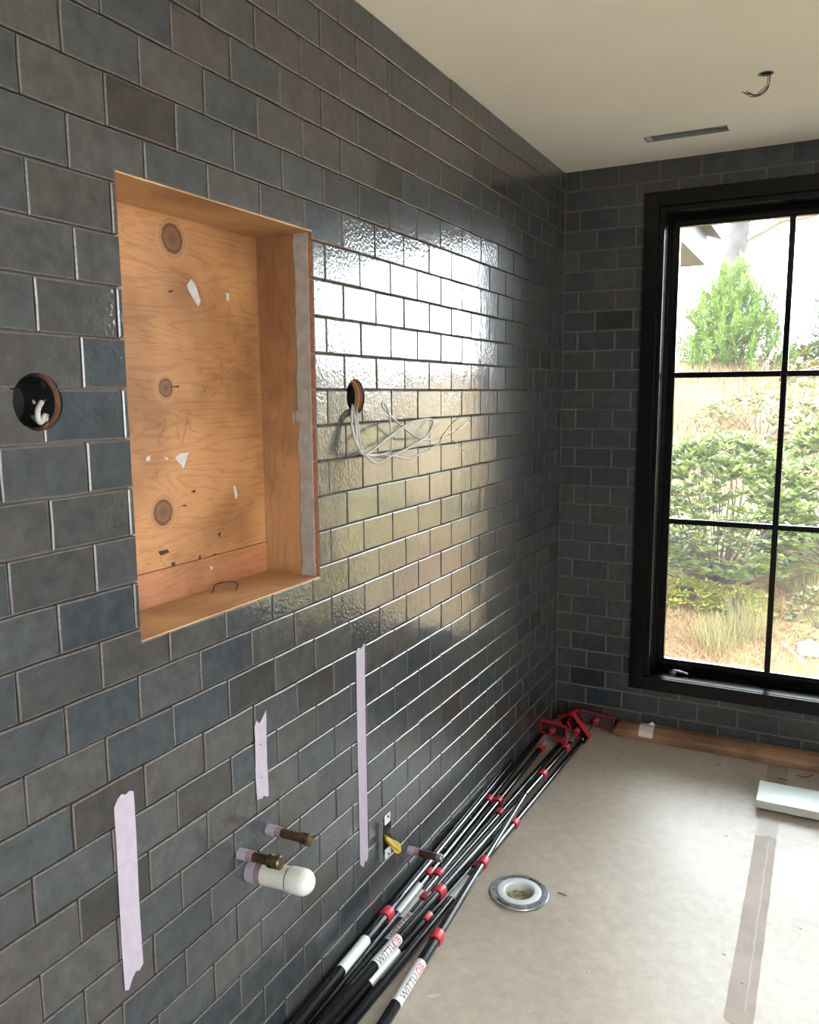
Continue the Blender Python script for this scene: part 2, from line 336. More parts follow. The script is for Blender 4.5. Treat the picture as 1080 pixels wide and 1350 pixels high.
def tube_vf(P, r, sides=10, flat=1.0):
    P = [Vector(p) for p in P]; R = r if isinstance(r, (list, tuple)) else [r] * len(P)
    V, Fc = [], []; up = None
    for i, p in enumerate(P):
        d = (P[min(i + 1, len(P) - 1)] - P[max(i - 1, 0)]).normalized()
        if up is None: s, up = frame_of(d)
        else:
            s = d.cross(up)
            if s.length < 1e-6: s, up = frame_of(d)
            s.normalize(); up = s.cross(d).normalized()
        for k in range(sides):
            a = 2 * math.pi * k / sides
            V.append(p + s * math.cos(a) * R[i] + up * math.sin(a) * R[i] * flat)
    for i in range(len(P) - 1):
        for k in range(sides):
            a = i * sides + k; b_ = i * sides + (k + 1) % sides
            Fc.append((a, b_, b_ + sides, a + sides))
    Fc.append(tuple(reversed(range(sides)))); n = (len(P) - 1) * sides; Fc.append(tuple(n + k for k in range(sides)))
    return V, Fc
def tube(name, P, r, mat, parent=None, sides=10, flat=1.0):
    V, Fc = tube_vf(P, r, sides, flat); me = mesh(name, V, Fc, mat, smooth=True)
    return obj(name, me, parent)
def lathe(name, prof, c, axis, mat, parent=None, sides=28, closed=False):
    """prof: list of (radius, distance along axis)"""
    axis = Vector(axis).normalized(); s, u = frame_of(axis); c = Vector(c); V, Fc = [], []
    for (r, h) in prof:
        for k in range(sides):
            a = 2 * math.pi * k / sides; V.append(c + axis * h + (s * math.cos(a) + u * math.sin(a)) * r)
    n = len(prof)
    for i in range(n - 1 + (1 if closed else 0)):
        j = (i + 1) % n
        for k in range(sides):
            k2 = (k + 1) % sides; Fc.append((i * sides + k, i * sides + k2, j * sides + k2, j * sides + k))
    if not closed:
        Fc.append(tuple(reversed(range(sides)))); Fc.append(tuple((n - 1) * sides + k for k in range(sides)))
    me = mesh(name, V, Fc, mat, smooth=True)
    bm = bmesh.new(); bm.from_mesh(me); bmesh.ops.recalc_face_normals(bm, faces=bm.faces)
    for e in bm.edges:
        if len(e.link_faces) == 2 and e.calc_face_angle(0) > 0.6: e.smooth = False
    bm.to_mesh(me); bm.free()
    return obj(name, me, parent)
def cyl_mesh(c, axis, r, h0, h1, mat, sides=40):
    axis = Vector(axis).normalized(); s, u = frame_of(axis); c = Vector(c); V = []
    for h in (h0, h1):
        for k in range(sides):
            a = 2 * math.pi * k / sides; V.append(c + axis * h + (s * math.cos(a) + u * math.sin(a)) * r)
    Fc = [(k, (k + 1) % sides, sides + (k + 1) % sides, sides + k) for k in range(sides)]
    Fc += [tuple(reversed(range(sides))), tuple(sides + k for k in range(sides))]
    me = mesh('cutter', V, Fc, mat)
    bm = bmesh.new(); bm.from_mesh(me); bmesh.ops.recalc_face_normals(bm, faces=bm.faces); bm.to_mesh(me); bm.free()
    return me
def cut(o, cutter_me):
    mt = cutter_me.materials[0]; ms = o.data.materials
    if mt.name not in [q.name for q in ms]: ms.append(mt)
    k = [q.name for q in ms].index(mt.name)
    cutter_me.materials.clear()
    for q in ms: cutter_me.materials.append(q)
    cutter_me.polygons.foreach_set('material_index', [k] * len(cutter_me.polygons))
    c = bpy.data.objects.new('cutter', cutter_me); C.objects.link(c)
    md = o.modifiers.new('cut', 'BOOLEAN'); md.operation = 'DIFFERENCE'; md.solver = 'EXACT'; md.object = c
    md.material_mode = 'INDEX'
    bpy.context.view_layer.update()
    dg = bpy.context.evaluated_depsgraph_get()
    me = bpy.data.meshes.new_from_object(o.evaluated_get(dg))
    o.modifiers.clear(); o.data = me
    bpy.data.objects.remove(c)

# ------------------------------------------------------------------ dimensions
S = 0.083; TW = 0.15708; TOP = 2.420
ROWZ = lambda k: (29.2 - k) * S
NY0, NY1, NZ0, NZ1 = -2.493, -1.928, 1.070, 1.862
WX0, WX1, WZ0, WZ1 = 0.336, 2.386, 0.214, 2.296
HOLE1 = (-2.670, 1.491, 0.0435); HOLE2 = (-1.751, 1.494, 0.0435)
YR, XR = -4.9, 2.75

# ------------------------------------------------------------------ setting: walls, floor, ceiling
wl = boxes('wall_left', [((-0.30, YR, -0.1), (-0.0085, 0.30, TOP + 0.25))], ['bed'])
struct(wl); wl['label'] = 'left wall covered in glossy slate grey brick-bond tile'
v, f = box_vf((-0.165, NY0 - 0.003, NZ0 - 0.021), (0.1, NY1 + 0.024, NZ1 + 0.021)); cut(wl, mesh('cutter', v, f, 'bed'))
for (hy, hz, hr) in (HOLE1, HOLE2): cut(wl, cyl_mesh((0, hy, hz), (1, 0, 0), hr + 0.001, -0.09, 0.05, 'clay'))
v, f = box_vf((-0.075, -1.656, 0.205), (0.1, -1.598, 0.305)); cut(wl, mesh('cutter', v, f, 'bed'))

wb = boxes('wall_back', [((-0.0085, 0.0028, -0.1), (WX0 + 0.05, 0.16, TOP)), ((WX1 - 0.05, 0.0028, -0.1), (XR + 0.2, 0.16, TOP)),
                         ((WX0 + 0.05, 0.0028, -0.1), (WX1 - 0.05, 0.16, WZ0 + 0.05)), ((WX0 + 0.05, 0.0028, WZ1 - 0.05), (WX1 - 0.05, 0.16, TOP))], ['grout'])
struct(wb); wb['label'] = 'back wall of dark tile around the black window'
FILL_OPENING = (-4.50, -3.10, 0.55, 2.15)  # unseen opening added in the right wall to brighten the room
wr = boxes('wall_right', [((XR, FILL_OPENING[1], -0.1), (XR + 0.2, 0.0085, TOP)), ((XR, YR, -0.1), (XR + 0.2, FILL_OPENING[0], TOP)), ((XR, FILL_OPENING[0], -0.1), (XR + 0.2, FILL_OPENING[1], FILL_OPENING[2])), ((XR, FILL_OPENING[0], FILL_OPENING[3]), (XR + 0.2, FILL_OPENING[1], TOP))], ['wallpaint']); struct(wr)
we = boxes('wall_rear', [((-0.30, YR - 0.15, -0.1), (XR + 0.2, YR, TOP))], ['darkwall']); struct(we)
fl = boxes('floor', [((-0.0085, YR, -0.12), (XR, 0.0085, 0.0))], ['floor']); struct(fl)
FLG = on_z(684.5, 1176.5, 0.004)
cut(fl, cyl_mesh((FLG.x, FLG.y, 0), (0, 0, 1), 0.058, -0.085, 0.05, 'ventdark'))
ce = boxes('ceiling', [((-0.0085, YR, TOP), (XR + 0.2, 0.16, TOP + 0.25))], ['ceil']); struct(ce)
SLOT = [on_z(848, 181, TOP), on_z(855, 188, TOP), on_z(962, 173, TOP), on_z(958, 165, TOP)]
sx0, sx1, sy0, sy1 = SLOT[0].x, SLOT[2].x, SLOT[3].y, SLOT[1].y
v, f = box_vf((sx0, sy0, TOP - 0.05), (sx1, sy1, TOP + 0.07)); cut(ce, mesh('cutter', v, f, 'vent'))
LB = on_z(1010, 97, TOP)
cut(ce, cyl_mesh((LB.x, LB.y, TOP), (0, 0, 1), 0.019, -0.05, 0.06, 'ventdark', 24))
gr = boxes('bounce_ground', [((XR + 0.21, -16, -0.60), (16, 0.1, -0.12))], ['bounce_ground']); struct(gr)  # unseen pale ground added to bounce daylight indoors

# ------------------------------------------------------------------ tiles
T = 0.0120
def inset(P, d):
    n = len(P); out = []
    for i in range(n):
        a, b_, c = Vector(P[i - 1]), Vector(P[i]), Vector(P[(i + 1) % n])
        e1 = (b_ - a).normalized(); e2 = (c - b_).normalized()
        n1 = Vector((-e1.y, e1.x)); n2 = Vector((-e2.y, e2.x))
        m_ = n1 + n2; m_ = m_ / max(m_.dot(n1), 0.35)
        out.append(b_ + m_ * d)
    return out
def tile_vf(P, bw=0.0026):
    """P: CCW outline (u, v) seen from the front. front face at +X"""
    n = len(P); I = inset(P, bw); V, Fc, mi = [], [], []
    for q, x in ((P, -T), (P, -0.0018), (I, 0.0)):
        V += [(x, u, v_) for u, v_ in q]
    for i in range(n):
        j = (i + 1) % n
        Fc.append((i, j, n + j, n + i)); mi.append(2)
        Fc.append((n + i, n + j, 2 * n + j, 2 * n + i)); mi.append(1)
    Fc.append(tuple(range(2 * n, 3 * n))); mi.append(0)
    return V, Fc, mi
def outline(hw, hh, r_, wavy=True):
    j = lambda s=0.0006: r_.uniform(-s, s)
    P = [(-hw + j(), -hh + j())]
    if wavy: P += [(-hw * 0.33 + j(), -hh + j(0.0009)), (hw * 0.33, -hh + j(0.0009))]
    P += [(hw + j(), -hh + j())]
    if wavy: P += [(hw + j(0.0007), j())]
    P += [(hw + j(), hh + j())]
    if wavy: P += [(hw * 0.33, hh + j(0.0009)), (-hw * 0.33 + j(), hh + j(0.0009))]
    P += [(-hw + j(), hh + j())]
    if wavy: P += [(-hw + j(0.0007), j())]
    return P
GAP = 0.0034
full_meshes = []
for k in range(8):
    V, Fc, mi = tile_vf(outline(TW / 2 - GAP / 2, S / 2 - GAP / 2, rng))
    full_meshes.append(mesh('tile', V, Fc, ['glaze', 'rim', 'side'], mi))
full_meshes_b = []
for k in range(6):
    V, Fc, mi = tile_vf(outline(0.1605 / 2 - GAP / 2, S / 2 - GAP / 2, rng))
    full_meshes_b.append(mesh('tile', V, Fc, ['glaze', 'rim', 'side'], mi))

def minus(rect, hole):
    """rect minus hole -> list of outlines (CCW) or None when untouched"""
    a0, b0, a1, b1 = rect; h0, k0, h1, k1 = hole
    if a1 <= h0 or a0 >= h1 or b1 <= k0 or b0 >= k1: return None
    inA = (a0 >= h0, a1 <= h1); inB = (b0 >= k0, b1 <= k1)
    if all(inA) and all(inB): return []
    if all(inB):
        out = []
        if a0 < h0: out.append((a0, b0, h0, b1))
        if a1 > h1: out.append((h1, b0, a1, b1))
        return [rp(*o) for o in out if o[2] - o[0] > 0.006]
    if all(inA):
        out = []
        if b0 < k0: out.append((a0, b0, a1, k0))
        if b1 > k1: out.append((a0, k1, a1, b1))
        return [rp(*o) for o in out if o[3] - o[1] > 0.006]
    if a0 < h0 and a1 > h1:                                       # notch inside one long edge
        if b0 >= k0: return [[(a0, b0), (h0, b0), (h0, k1), (h1, k1), (h1, b0), (a1, b0), (a1, b1), (a0, b1)]]
        return [[(a0, b0), (a1, b0), (a1, b1), (h1, b1), (h1, k0), (h0, k0), (h0, b1), (a0, b1)]]
    # corner notch
    if a0 < h0:
        if b0 < k0: return [[(a0, b0), (a1, b0), (a1, k0), (h0, k0), (h0, b1), (a0, b1)]]
        return [[(a0, b0), (h0, b0), (h0, k1), (a1, k1), (a1, b1), (a0, b1)]]
    if b0 < k0: return [[(a0, b0), (a1, b0), (a1, b1), (h1, b1), (h1, k0), (a0, k0)]]
    return [[(h1, b0), (a1, b0), (a1, b1), (a0, b1), (a0, k1), (h1, k1)]]
def rp(a0, b0, a1, b1): return [(a0, b0), (a1, b0), (a1, b1), (a0, b1)]

def tile_job(wall, phase, pitch, u_lo, u_hi, hole, fulls, to_world, rotz, rows=30):
    """collect tiles: (area in the picture, outline or None, centre)"""
    jobs = []
    g = GAP / 2
    for k in range(rows):
        z1 = min(ROWZ(k), TOP + 0.001); z0 = max(ROWZ(k + 1), 0.0005)
        if z1 - z0 < 0.008: continue
        ph = phase[k % 2]
        c = math.floor((u_lo - ph) / pitch)
        while ph + c * pitch < u_hi:
            ua, ub = ph + c * pitch, ph + (c + 1) * pitch; c += 1
            a, b_ = max(ua, u_lo), min(ub, u_hi)
            if b_ - a < 0.008: continue
            clipped = (a != ua or b_ != ub or k == 0 or k == 29)
            r = (a + g, z0 + g, b_ - g, z1 - g)
            m_ = minus(r, hole)
            if m_ is None and rotz == 0: m_ = minus(r, (-1.656, 0.205, -1.598, 0.305))
            if m_ is None: pl = [rp(*r)] if clipped else [None]
            else: pl = m_
            for P in pl:
                Q = P or rp(*r)
                cu = (min(q[0] for q in Q) + max(q[0] for q in Q)) / 2; cv = (min(q[1] for q in Q) + max(q[1] for q in Q)) / 2
                pr = [project(to_world(u, v_)) for u, v_ in Q]
                vis = any(-25 < p[0] < 1105 and -25 < p[1] < 1375 and p[2] > 0.1 for p in pr) and all(p[2] > 0.1 for p in pr)
                ar = abs(sum(pr[i][0] * pr[(i + 1) % len(pr)][1] - pr[(i + 1) % len(pr)][0] * pr[i][1] for i in range(len(pr)))) / 2 if vis else 0
                if rotz == 0 and P and NY1 - 0.02 < cu < NY1 + 0.1 and ar > 0: ar *= 20      # the exposed cut edges beside the niche count as pieces
                jobs.append((ar, P, cu, cv))
    jobs.sort(key=lambda j: -j[0])
    r_ = random.Random(11 + int(rotz * 10)); JV, JF, JM = [], [], []; made = []
    for i, (ar, P, cu, cv) in enumerate(jobs):
        tilt = (r_.gauss(0, 0.0045), r_.gauss(0, 0.0045), r_.gauss(0, 0.0022)); proud = max(-0.0008, min(0.0008, r_.gauss(0, 0.0004)))
        if i < 300 and ar > 0:
            if P is None: me = r_.choice(fulls)
            else:
                V, Fc, mi = tile_vf([(u - cu, v_ - cv) for u, v_ in P]); me = mesh('tile', V, Fc, ['glaze', 'rim', 'clay' if rotz == 0 and NY1 - 0.02 < cu < NY1 + 0.2 else 'side'], mi)
            w0 = to_world(cu, cv); nrm = Vector((1, 0, 0)) if rotz == 0 else Vector((0, -1, 0))
            o = obj('tile', me, wall)
            o.location = Vector(w0) + nrm * proud
            o.rotation_euler = (tilt[2], tilt[1], rotz + tilt[0])
            made.append((o, cu, cv, P))
        else:
            Q = P or outline((pitch - GAP) / 2, (S - GAP) / 2, r_, False)
            loc = [(u - cu, v_ - cv) for u, v_ in P] if P else Q
            V, Fc, mi = tile_vf(loc); n = len(JV)
            R = Matrix.Rotation(rotz + tilt[0], 3, 'Z') @ Matrix.Rotation(tilt[1], 3, 'Y'); w0 = Vector(to_world(cu, cv))
            JV += [R @ Vector(q) + w0 for q in V]; JF += [tuple(a + n for a in q) for q in Fc]; JM += mi
    if JV:
        o = obj('far_tiles', mesh('far_tiles', JV, JF, ['glaze_j', 'rim', 'side'], JM), wall); o['kind'] = 'stuff'
    return made

left = tile_job(wl, (-0.458 * TW, 0.046 * TW), TW, YR + 0.01, -0.0012, (NY0, NZ0, NY1, NZ1), full_meshes, lambda u, v_: (0, u, v_), 0.0)
back = tile_job(wb, (0.0665, 0.1415), 0.1605, 0.0012, XR - 0.002, (WX0 + 0.002, WZ0 + 0.002, WX1 - 0.002, WZ1 - 0.002), full_meshes_b, lambda u, v_: (u, 0, v_), -math.pi / 2)
bpy.context.view_layer.update()
cuts = [(HOLE1[0], HOLE1[1], HOLE1[2]), (HOLE2[0], HOLE2[1], HOLE2[2])]
for (o, cu, cv, P) in left:
    for (hy, hz, hr) in cuts:
        if abs(cu - hy) < hr + TW / 2 and abs(cv - hz) < hr + S / 2:
            o.data = o.data.copy(); cut(o, cyl_mesh((0, hy, hz), (1, 0, 0), hr, -0.03, 0.03, 'clay'))

# ------------------------------------------------------------------ niche box
ni = thing('wall_niche', (-0.155, (NY0 + NY1) / 2, NZ0), 'open plywood niche box recessed in the tiled wall', 'niche')
ND = -0.155
boxes('back_panel', [((ND - 0.009, NY0, 1.1455), (ND, NY1 + 0.004, NZ1))], ['ply'], ni)
o = boxes('back_rail', [((ND - 0.009, NY0, NZ0), (ND + 0.001, NY1 + 0.004, 1.1440))], ['ply2'], ni); o['label'] = 'darker plywood strip across the foot of the niche back'
boxes('side_board', [((ND, NY1 - 0.002, NZ0), (-0.043, NY1 + 0.022, NZ1))], ['fir'], ni)
boxes('side_board', [((ND, NY0 - 0.002, NZ0), (-0.013, NY0 + 0.003, NZ1))], ['fir'], ni)
boxes('top_board', [((ND, NY0, NZ1), (-0.0125, NY1 + 0.001, NZ1 + 0.019)), ((ND, NY0, NZ1 - 0.003), (-0.0004, NY1 - 0.002, NZ1 - 0.0003))], ['firh'], ni)
boxes('bottom_board', [((ND, NY0, NZ0 - 0.019), (-0.0125, NY1 + 0.001, NZ0)), ((ND, NY0, NZ0 + 0.0003), (-0.0004, NY1 - 0.002, NZ0 + 0.003))], ['firh'], ni)
# mortar strip along the tile edge
r_ = random.Random(3); V, Fc = [], []; nz = 40
for i in range(nz + 1):
    z = NZ0 + 0.003 + (NZ1 - NZ0 - 0.006) * i / nz
    e = -0.052 + 0.006 * noise.noise(Vector((z * 22, 0, 0))) + r_.uniform(-0.002, 0.002); y = NY1 - 0.0035 + 0.0012 * noise.noise(Vector((z * 40, 3, 0)))
    V += [(e, NY1 - 0.0016, z), (e + 0.004, y, z), (-0.0125, y, z), (-0.0125, NY1 + 0.02, z)]
for i in range(nz):
    for k in range(3): a = i * 4 + k; Fc.append((a, a + 1, a + 5, a + 4))
o = obj('mortar_strip', mesh('mortar_strip', V, Fc, 'mortar', smooth=False), ni); o['label'] = 'rough grey mortar between side board and tile edge'
# marks on the plywood: paper scraps, filler dabs, gouges, pencil
def flake(name, pts, X, mat, th=0.0012):
    P = [on_x(x, y, X) for x, y in pts]; n = len(P)
    c = sum((p.y for p in P)) / n, sum((p.z for p in P)) / n
    V = [(X - 0.0004, p.y, p.z) for p in P] + [(X + th, c[0] + (p.y - c[0]) * 0.86, c[1] + (p.z - c[1]) * 0.86) for p in P]
    Fc = [(i, (i + 1) % n, n + (i + 1) % n, n + i) for i in range(n)] + [tuple(range(n, 2 * n))]
    me = mesh(name, V, Fc, mat); bm = bmesh.new(); bm.from_mesh(me); bmesh.ops.recalc_face_normals(bm, faces=bm.faces); bm.to_mesh(me); bm.free()
    return obj(name, me, ni)
for pts in ([(246, 376), (252, 367), (258, 376), (265, 397), (262, 405), (256, 396), (249, 384)], [(230, 604), (236, 598), (249, 596), (246, 606), (242, 619), (238, 613)],
            [(192, 603), (198, 600), (198, 607), (193, 609)], [(216, 602), (222, 604), (221, 607), (217, 605)], [(307, 641), (310, 640), (313, 654), (311, 659)], [(298, 386), (302, 387), (302, 398), (298, 396)],
            [(276, 746), (281, 748), (278, 752)]):
    flake('paper_scrap', pts, ND, 'paper')
for pts in ([(221, 384), (227, 382), (229, 384), (223, 386)], [(208, 727), (221, 724), (224, 728), (212, 733)], [(238, 667), (245, 665), (246, 668)], [(251, 648), (258, 645), (257, 650)],
            [(226, 741), (231, 740), (232, 760), (227, 764)], [(262, 733), (265, 731), (265, 745), (262, 748)], [(280, 731), (286, 729), (283, 738)], [(246, 750), (252, 748), (250, 756)], [(222, 510), (237, 508), (236, 511)],
            [(287, 704), (291, 701), (290, 709)], [(258, 723), (264, 715), (261, 719)]):
    flake('gouge', pts, ND, 'gouge', 0.0006)
for pts in ([(267, 507), (273, 521)], [(275, 505), (264, 522)], [(272, 493), (284, 493), (286, 497)], [(289, 513), (280, 523)], [(293, 489), (292, 512)], [(304, 487), (297, 494)], [(297, 499), (310, 498)], [(302, 505), (301, 519), (304, 528)],
            [(208, 562), (218, 552), (216, 565), (208, 588), (224, 577)], [(233, 560), (236, 580)], [(246, 548), (252, 566), (262, 570)], [(240, 585), (247, 556)]):
    P = smooth_path([on_x(x, y, ND + 0.0002) for x, y in pts], 4); tube('pencil_line', P, 0.00045, 'pencil', ni, 5)
# two filler dabs on the side board
def side_flake(pts, mat='paper'):
    P = [on_y(x, y, NY1 - 0.0025) for x, y in pts]; n = len(P)
    V = [(p.x, NY1 - 0.0018, p.z) for p in P] + [(p.x, NY1 - 0.0032, p.z) for p in P]
    Fc = [(i, (i + 1) % n, n + (i + 1) % n, n + i) for i in range(n)] + [tuple(range(n, 2 * n))]
    obj('filler_dab', mesh('filler_dab', V, Fc, mat), ni)
for pts in ([(385, 545), (388, 541), (389, 556), (386, 558)], [(390, 542), (397, 540), (398, 553), (391, 556)], [(373, 664), (375, 663), (375, 666)], [(354, 686), (357, 686), (356, 689)]): side_flake(pts, 'mortar')
tag(tube('wire_clip', smooth_path([(-0.118, -2.172, NZ0 + 0.0035), (-0.119, -2.166, NZ0 + 0.014), (-0.122, -2.160, NZ0 + 0.017), (-0.128, -2.135, NZ0 + 0.0175), (-0.110, -2.110, NZ0 + 0.017),
     (-0.094, -2.116, NZ0 + 0.015), (-0.090, -2.122, NZ0 + 0.012), (-0.088, -2.130, NZ0 + 0.0045)], 5), 0.0017, 'blackwire', None, 6), 'small bent black wire clip standing on the niche floor', 'clip')

# ------------------------------------------------------------------ window
wi = bpy.data.objects.new('window_1', None); wi.location = ((WX0 + WX1) / 2, 0.05, WZ0); C.objects.link(wi); struct(wi)
wi['label'] = 'black framed casement window looking onto the hillside'
CW = 0.058; D0 = -0.016
def prism_y(name, lo, hi, parent, mat='black', bevel=0.0015): return boxes(name, [(lo, hi)], [mat], parent, bevel)
cas = [('casing', (WX0, D0, WZ0), (WX0 + CW, 0.014, WZ1)), ('casing', (WX1 - CW, D0, WZ0), (WX1, 0.014, WZ1)),
       ('casing', (WX0 + CW, D0, WZ0), (WX1 - CW, 0.014, WZ0 + CW)), ('casing', (WX0 + CW, D0, WZ1 - CW), (WX1 - CW, 0.014, WZ1))]
for n_, lo, hi in cas: prism_y(n_, lo, hi, wi)
J = CW + 0.022; JB = CW + 0.003
for lo, hi in [((WX0 + CW, -0.004, WZ0 + CW), (WX0 + J, 0.16, WZ1 - CW)), ((WX1 - J, -0.004, WZ0 + CW), (WX1 - CW, 0.16, WZ1 - CW)),
               ((WX0 + J, -0.004, WZ0 + CW - 0.003), (WX1 - J, 0.16, WZ0 + JB)), ((WX0 + J, -0.004, WZ1 - J), (WX1 - J, 0.16, WZ1 - CW))]:
    prism_y('jamb', lo, hi, wi)
# small stepped stop beads
for lo, hi in [((WX0 + J, 0.086, WZ0 + JB), (WX0 + J + 0.008, 0.106, WZ1 - J)), ((WX0 + J + 0.008, 0.086, WZ1 - J - 0.008), (1.31, 0.106, WZ1 - J)), ((WX0 + J + 0.008, 0.094, WZ0 + JB), (1.31, 0.106, WZ0 + JB + 0.006))]:
    prism_y('stop_bead', lo, hi, wi)
prism_y('mullion', (1.345, -0.002, WZ0 + JB), (1.377, 0.16, WZ1 - J), wi)
GZ0, GZ1 = 0.318, 2.182; YG0, YG1 = 0.110, 0.154
def sash(x0, x1, g0, g1):
    s = obj('sash', mesh('sash', *[sum((box_vf(lo, hi)[0] for lo, hi in L4), []) for L4 in [[((x0, YG0, WZ0 + JB + 0.002), (g0, YG1, WZ1 - J - 0.002)), ((g1, YG0, WZ0 + JB + 0.002), (x1, YG1, WZ1 - J - 0.002)),
        ((g0, YG0, WZ0 + JB + 0.002), (g1, YG1, GZ0)), ((g0, YG0, GZ1), (g1, YG1, WZ1 - J - 0.002))]]], [tuple(i + 8 * k for i in q) for k in range(4) for q in box_vf((0, 0, 0), (1, 1, 1))[1]], 'black'), wi)
    # glazing beads
    for lo, hi in [((g0, YG0 + 0.008, GZ0), (g0 + 0.006, YG1 - 0.01, GZ1)), ((g1 - 0.006, YG0 + 0.008, GZ0), (g1, YG1 - 0.01, GZ1)), ((g0 + 0.006, YG0 + 0.008, GZ0), (g1 - 0.006, YG1 - 0.01, GZ0 + 0.006)), ((g0 + 0.006, YG0 + 0.008, GZ1 - 0.006), (g1 - 0.006, YG1 - 0.01, GZ1))]:
        prism_y('glazing_bead', lo, hi, s, bevel=0)
    mw = 0.0115; xm = (g0 + g1) / 2
    zs = [0.944, 1.570]
    prism_y('muntin', (xm - mw, YG0 + 0.006, GZ0), (xm + mw, YG1 - 0.012, GZ1), s)
    for z in zs:
        for a, b_ in ((g0, xm - mw), (xm + mw, g1)): prism_y('muntin', (a, YG0 + 0.006, z - mw), (b_, YG1 - 0.012, z + mw), s)
    zz = [GZ0] + [v_ for z in zs for v_ in (z - mw, z + mw)] + [GZ1]
    for a, b_ in ((g0, xm - mw), (xm + mw, g1)):
        for k in range(3):
            boxes('pane', [((a, 0.131, zz[2 * k]), (b_, 0.134, zz[2 * k + 1]))], ['glass'], s)
    return s
s1 = sash(WX0 + J + 0.002, 1.343, 0.4505, 1.3095)
s2 = sash(1.379, WX1 - J - 0.002, 1.4125, 2.2715)
# folding crank on the sill
P0 = on_z(886, 877, WZ0 + J + 0.006); cx_, cy_ = 0.505, 0.070
lathe('crank_base', [(0.004, 0.0), (0.016, 0.0), (0.017, 0.006), (0.010, 0.014), (0.006, 0.016)], (cx_, cy_, WZ0 + JB), (0, 0, 1), 'steel', wi, 16)
tube('crank_handle', smooth_path([(cx_ - 0.004, cy_, WZ0 + JB + 0.013), (cx_ + 0.020, cy_ - 0.006, WZ0 + JB + 0.016), (cx_ + 0.045, cy_ - 0.004, WZ0 + JB + 0.012), (cx_ + 0.064, cy_ - 0.002, WZ0 + JB + 0.007)], 4), 0.0055, 'steel', wi, 8)

# ------------------------------------------------------------------ electrical boxes and cables
jb = thing('junction_box', (-0.05, HOLE1[0], HOLE1[1]), 'round black junction box in the tile beside the plywood niche', 'junction box')
lathe('box_shell', [(0.0415, 0.075), (0.0415, 0.004), (0.039, 0.0), (0.0385, 0.006), (0.0385, 0.073), (0.001, 0.0735)][::-1] and [(0.0015, 0.0), (0.0405, 0.0), (0.0405, 0.072), (0.0385, 0.073), (0.0385, 0.004), (0.0015, 0.004)],
      (-0.085, HOLE1[0], HOLE1[1]), (1, 0, 0), 'boxblack', jb, 32)
for dy, dz in ((-0.030, -0.024), (0.028, 0.028)):
    lathe('screw_post', [(0.001, 0.0), (0.006, 0.0), (0.006, 0.062), (0.001, 0.062)], (-0.081, HOLE1[0] + dy, HOLE1[1] + dz), (1, 0, 0), 'boxblack', jb, 10)
hy, hz = HOLE1[0], HOLE1[1]
cb = thing('cable_tail', (-0.08, hy + 0.005, hz - 0.02), 'curled white cable end inside the round black junction box', 'cable')
def hx(pts): return [on_x(x, y, X) for x, y, X in pts]
tube('jacket', smooth_path(hx([(38, 554, -0.075), (44, 551, -0.055), (52, 560, -0.03), (60, 557, -0.02), (59, 548, -0.016), (54, 557, -0.012), (50, 552, -0.010), (50, 540, -0.012), (55, 530, -0.02)]), 6), 0.0042, 'cable', cb, 10)
tube('wire_end', hx([(55, 531, -0.02), (60, 527, -0.024)]), 0.002, 'bare', cb, 6)
tube('wire_end', hx([(61, 550, -0.02), (63, 547, -0.022)]), 0.0022, 'cable', cb, 6)
tube('wire_end', hx([(44, 528, -0.05), (45, 532, -0.046)]), 0.0025, 'cable', cb, 6)
tube('wire_end', hx([(64, 530, -0.05), (66, 532, -0.046)]), 0.0022, 'cable', cb, 6)

j2 = thing('junction_box', (-0.05, HOLE2[0], HOLE2[1]), 'round wall cutout spilling white cables across the shiny tiles', 'junction box')
lathe('box_shell', [(0.0015, 0.0), (0.0405, 0.0), (0.0405, 0.060), (0.0370, 0.061), (0.0370, 0.004), (0.0015, 0.004)], (-0.085, HOLE2[0], HOLE2[1]), (1, 0, 0), 'boxblack', j2, 32)
lathe('wood_rim', [(0.0425, 0.0), (0.0425, 0.010), (0.0370, 0.010), (0.0370, 0.0)], (-0.0235, HOLE2[0], HOLE2[1]), (1, 0, 0), 'fir', j2, 32, True)
Z5 = lambda pts: [on_x(440 + a / 5.684, 490 + b_ / 5.684, X) for a, b_, X in pts]
cbs = thing('cable_loop', tuple(Z5([(150, 280, -0.02)])[0]), 'white cable looped back on itself hanging from the round wall cutout', 'cable', 'cables hanging from the cutout')
tube('jacket', smooth_path(Z5([(140, 240, -0.05), (135, 290, 0.006), (140, 440, 0.022), (195, 585, 0.040), (250, 615, 0.050), (400, 500, 0.055), (560, 392, 0.050), (690, 357, 0.045), (742, 378, 0.050), (700, 480, 0.060), (560, 572, 0.066), (430, 632, 0.062),
     (330, 685, 0.055), (262, 650, 0.045), (205, 560, 0.034), (165, 400, 0.020), (150, 300, 0.004), (150, 240, -0.05)]), 7), 0.0032, 'cable', cbs, 8)
c2 = thing('cable_tail', tuple(Z5([(170, 280, -0.02)])[0]), 'long white cable with stripped black and copper ends', 'cable', None)
tube('jacket', smooth_path(Z5([(165, 240, -0.05), (172, 300, 0.008), (185, 430, 0.026), (215, 590, 0.038), (290, 630, 0.040), (400, 608, 0.042), (432, 580, 0.046), (426, 400, 0.050), (402, 275, 0.048), (372, 232, 0.046), (366, 262, 0.044), (440, 345, 0.040), (540, 432, 0.040),
     (640, 500, 0.042), (720, 510, 0.042), (810, 497, 0.042)]), 7), 0.0028, 'cable', c2, 8)
tube('black_conductor', smooth_path(Z5([(800, 500, 0.042), (840, 445, 0.045), (880, 395, 0.048), (942, 338, 0.05), (940, 312, 0.05)]), 5), 0.0011, 'blackwire', c2, 6)
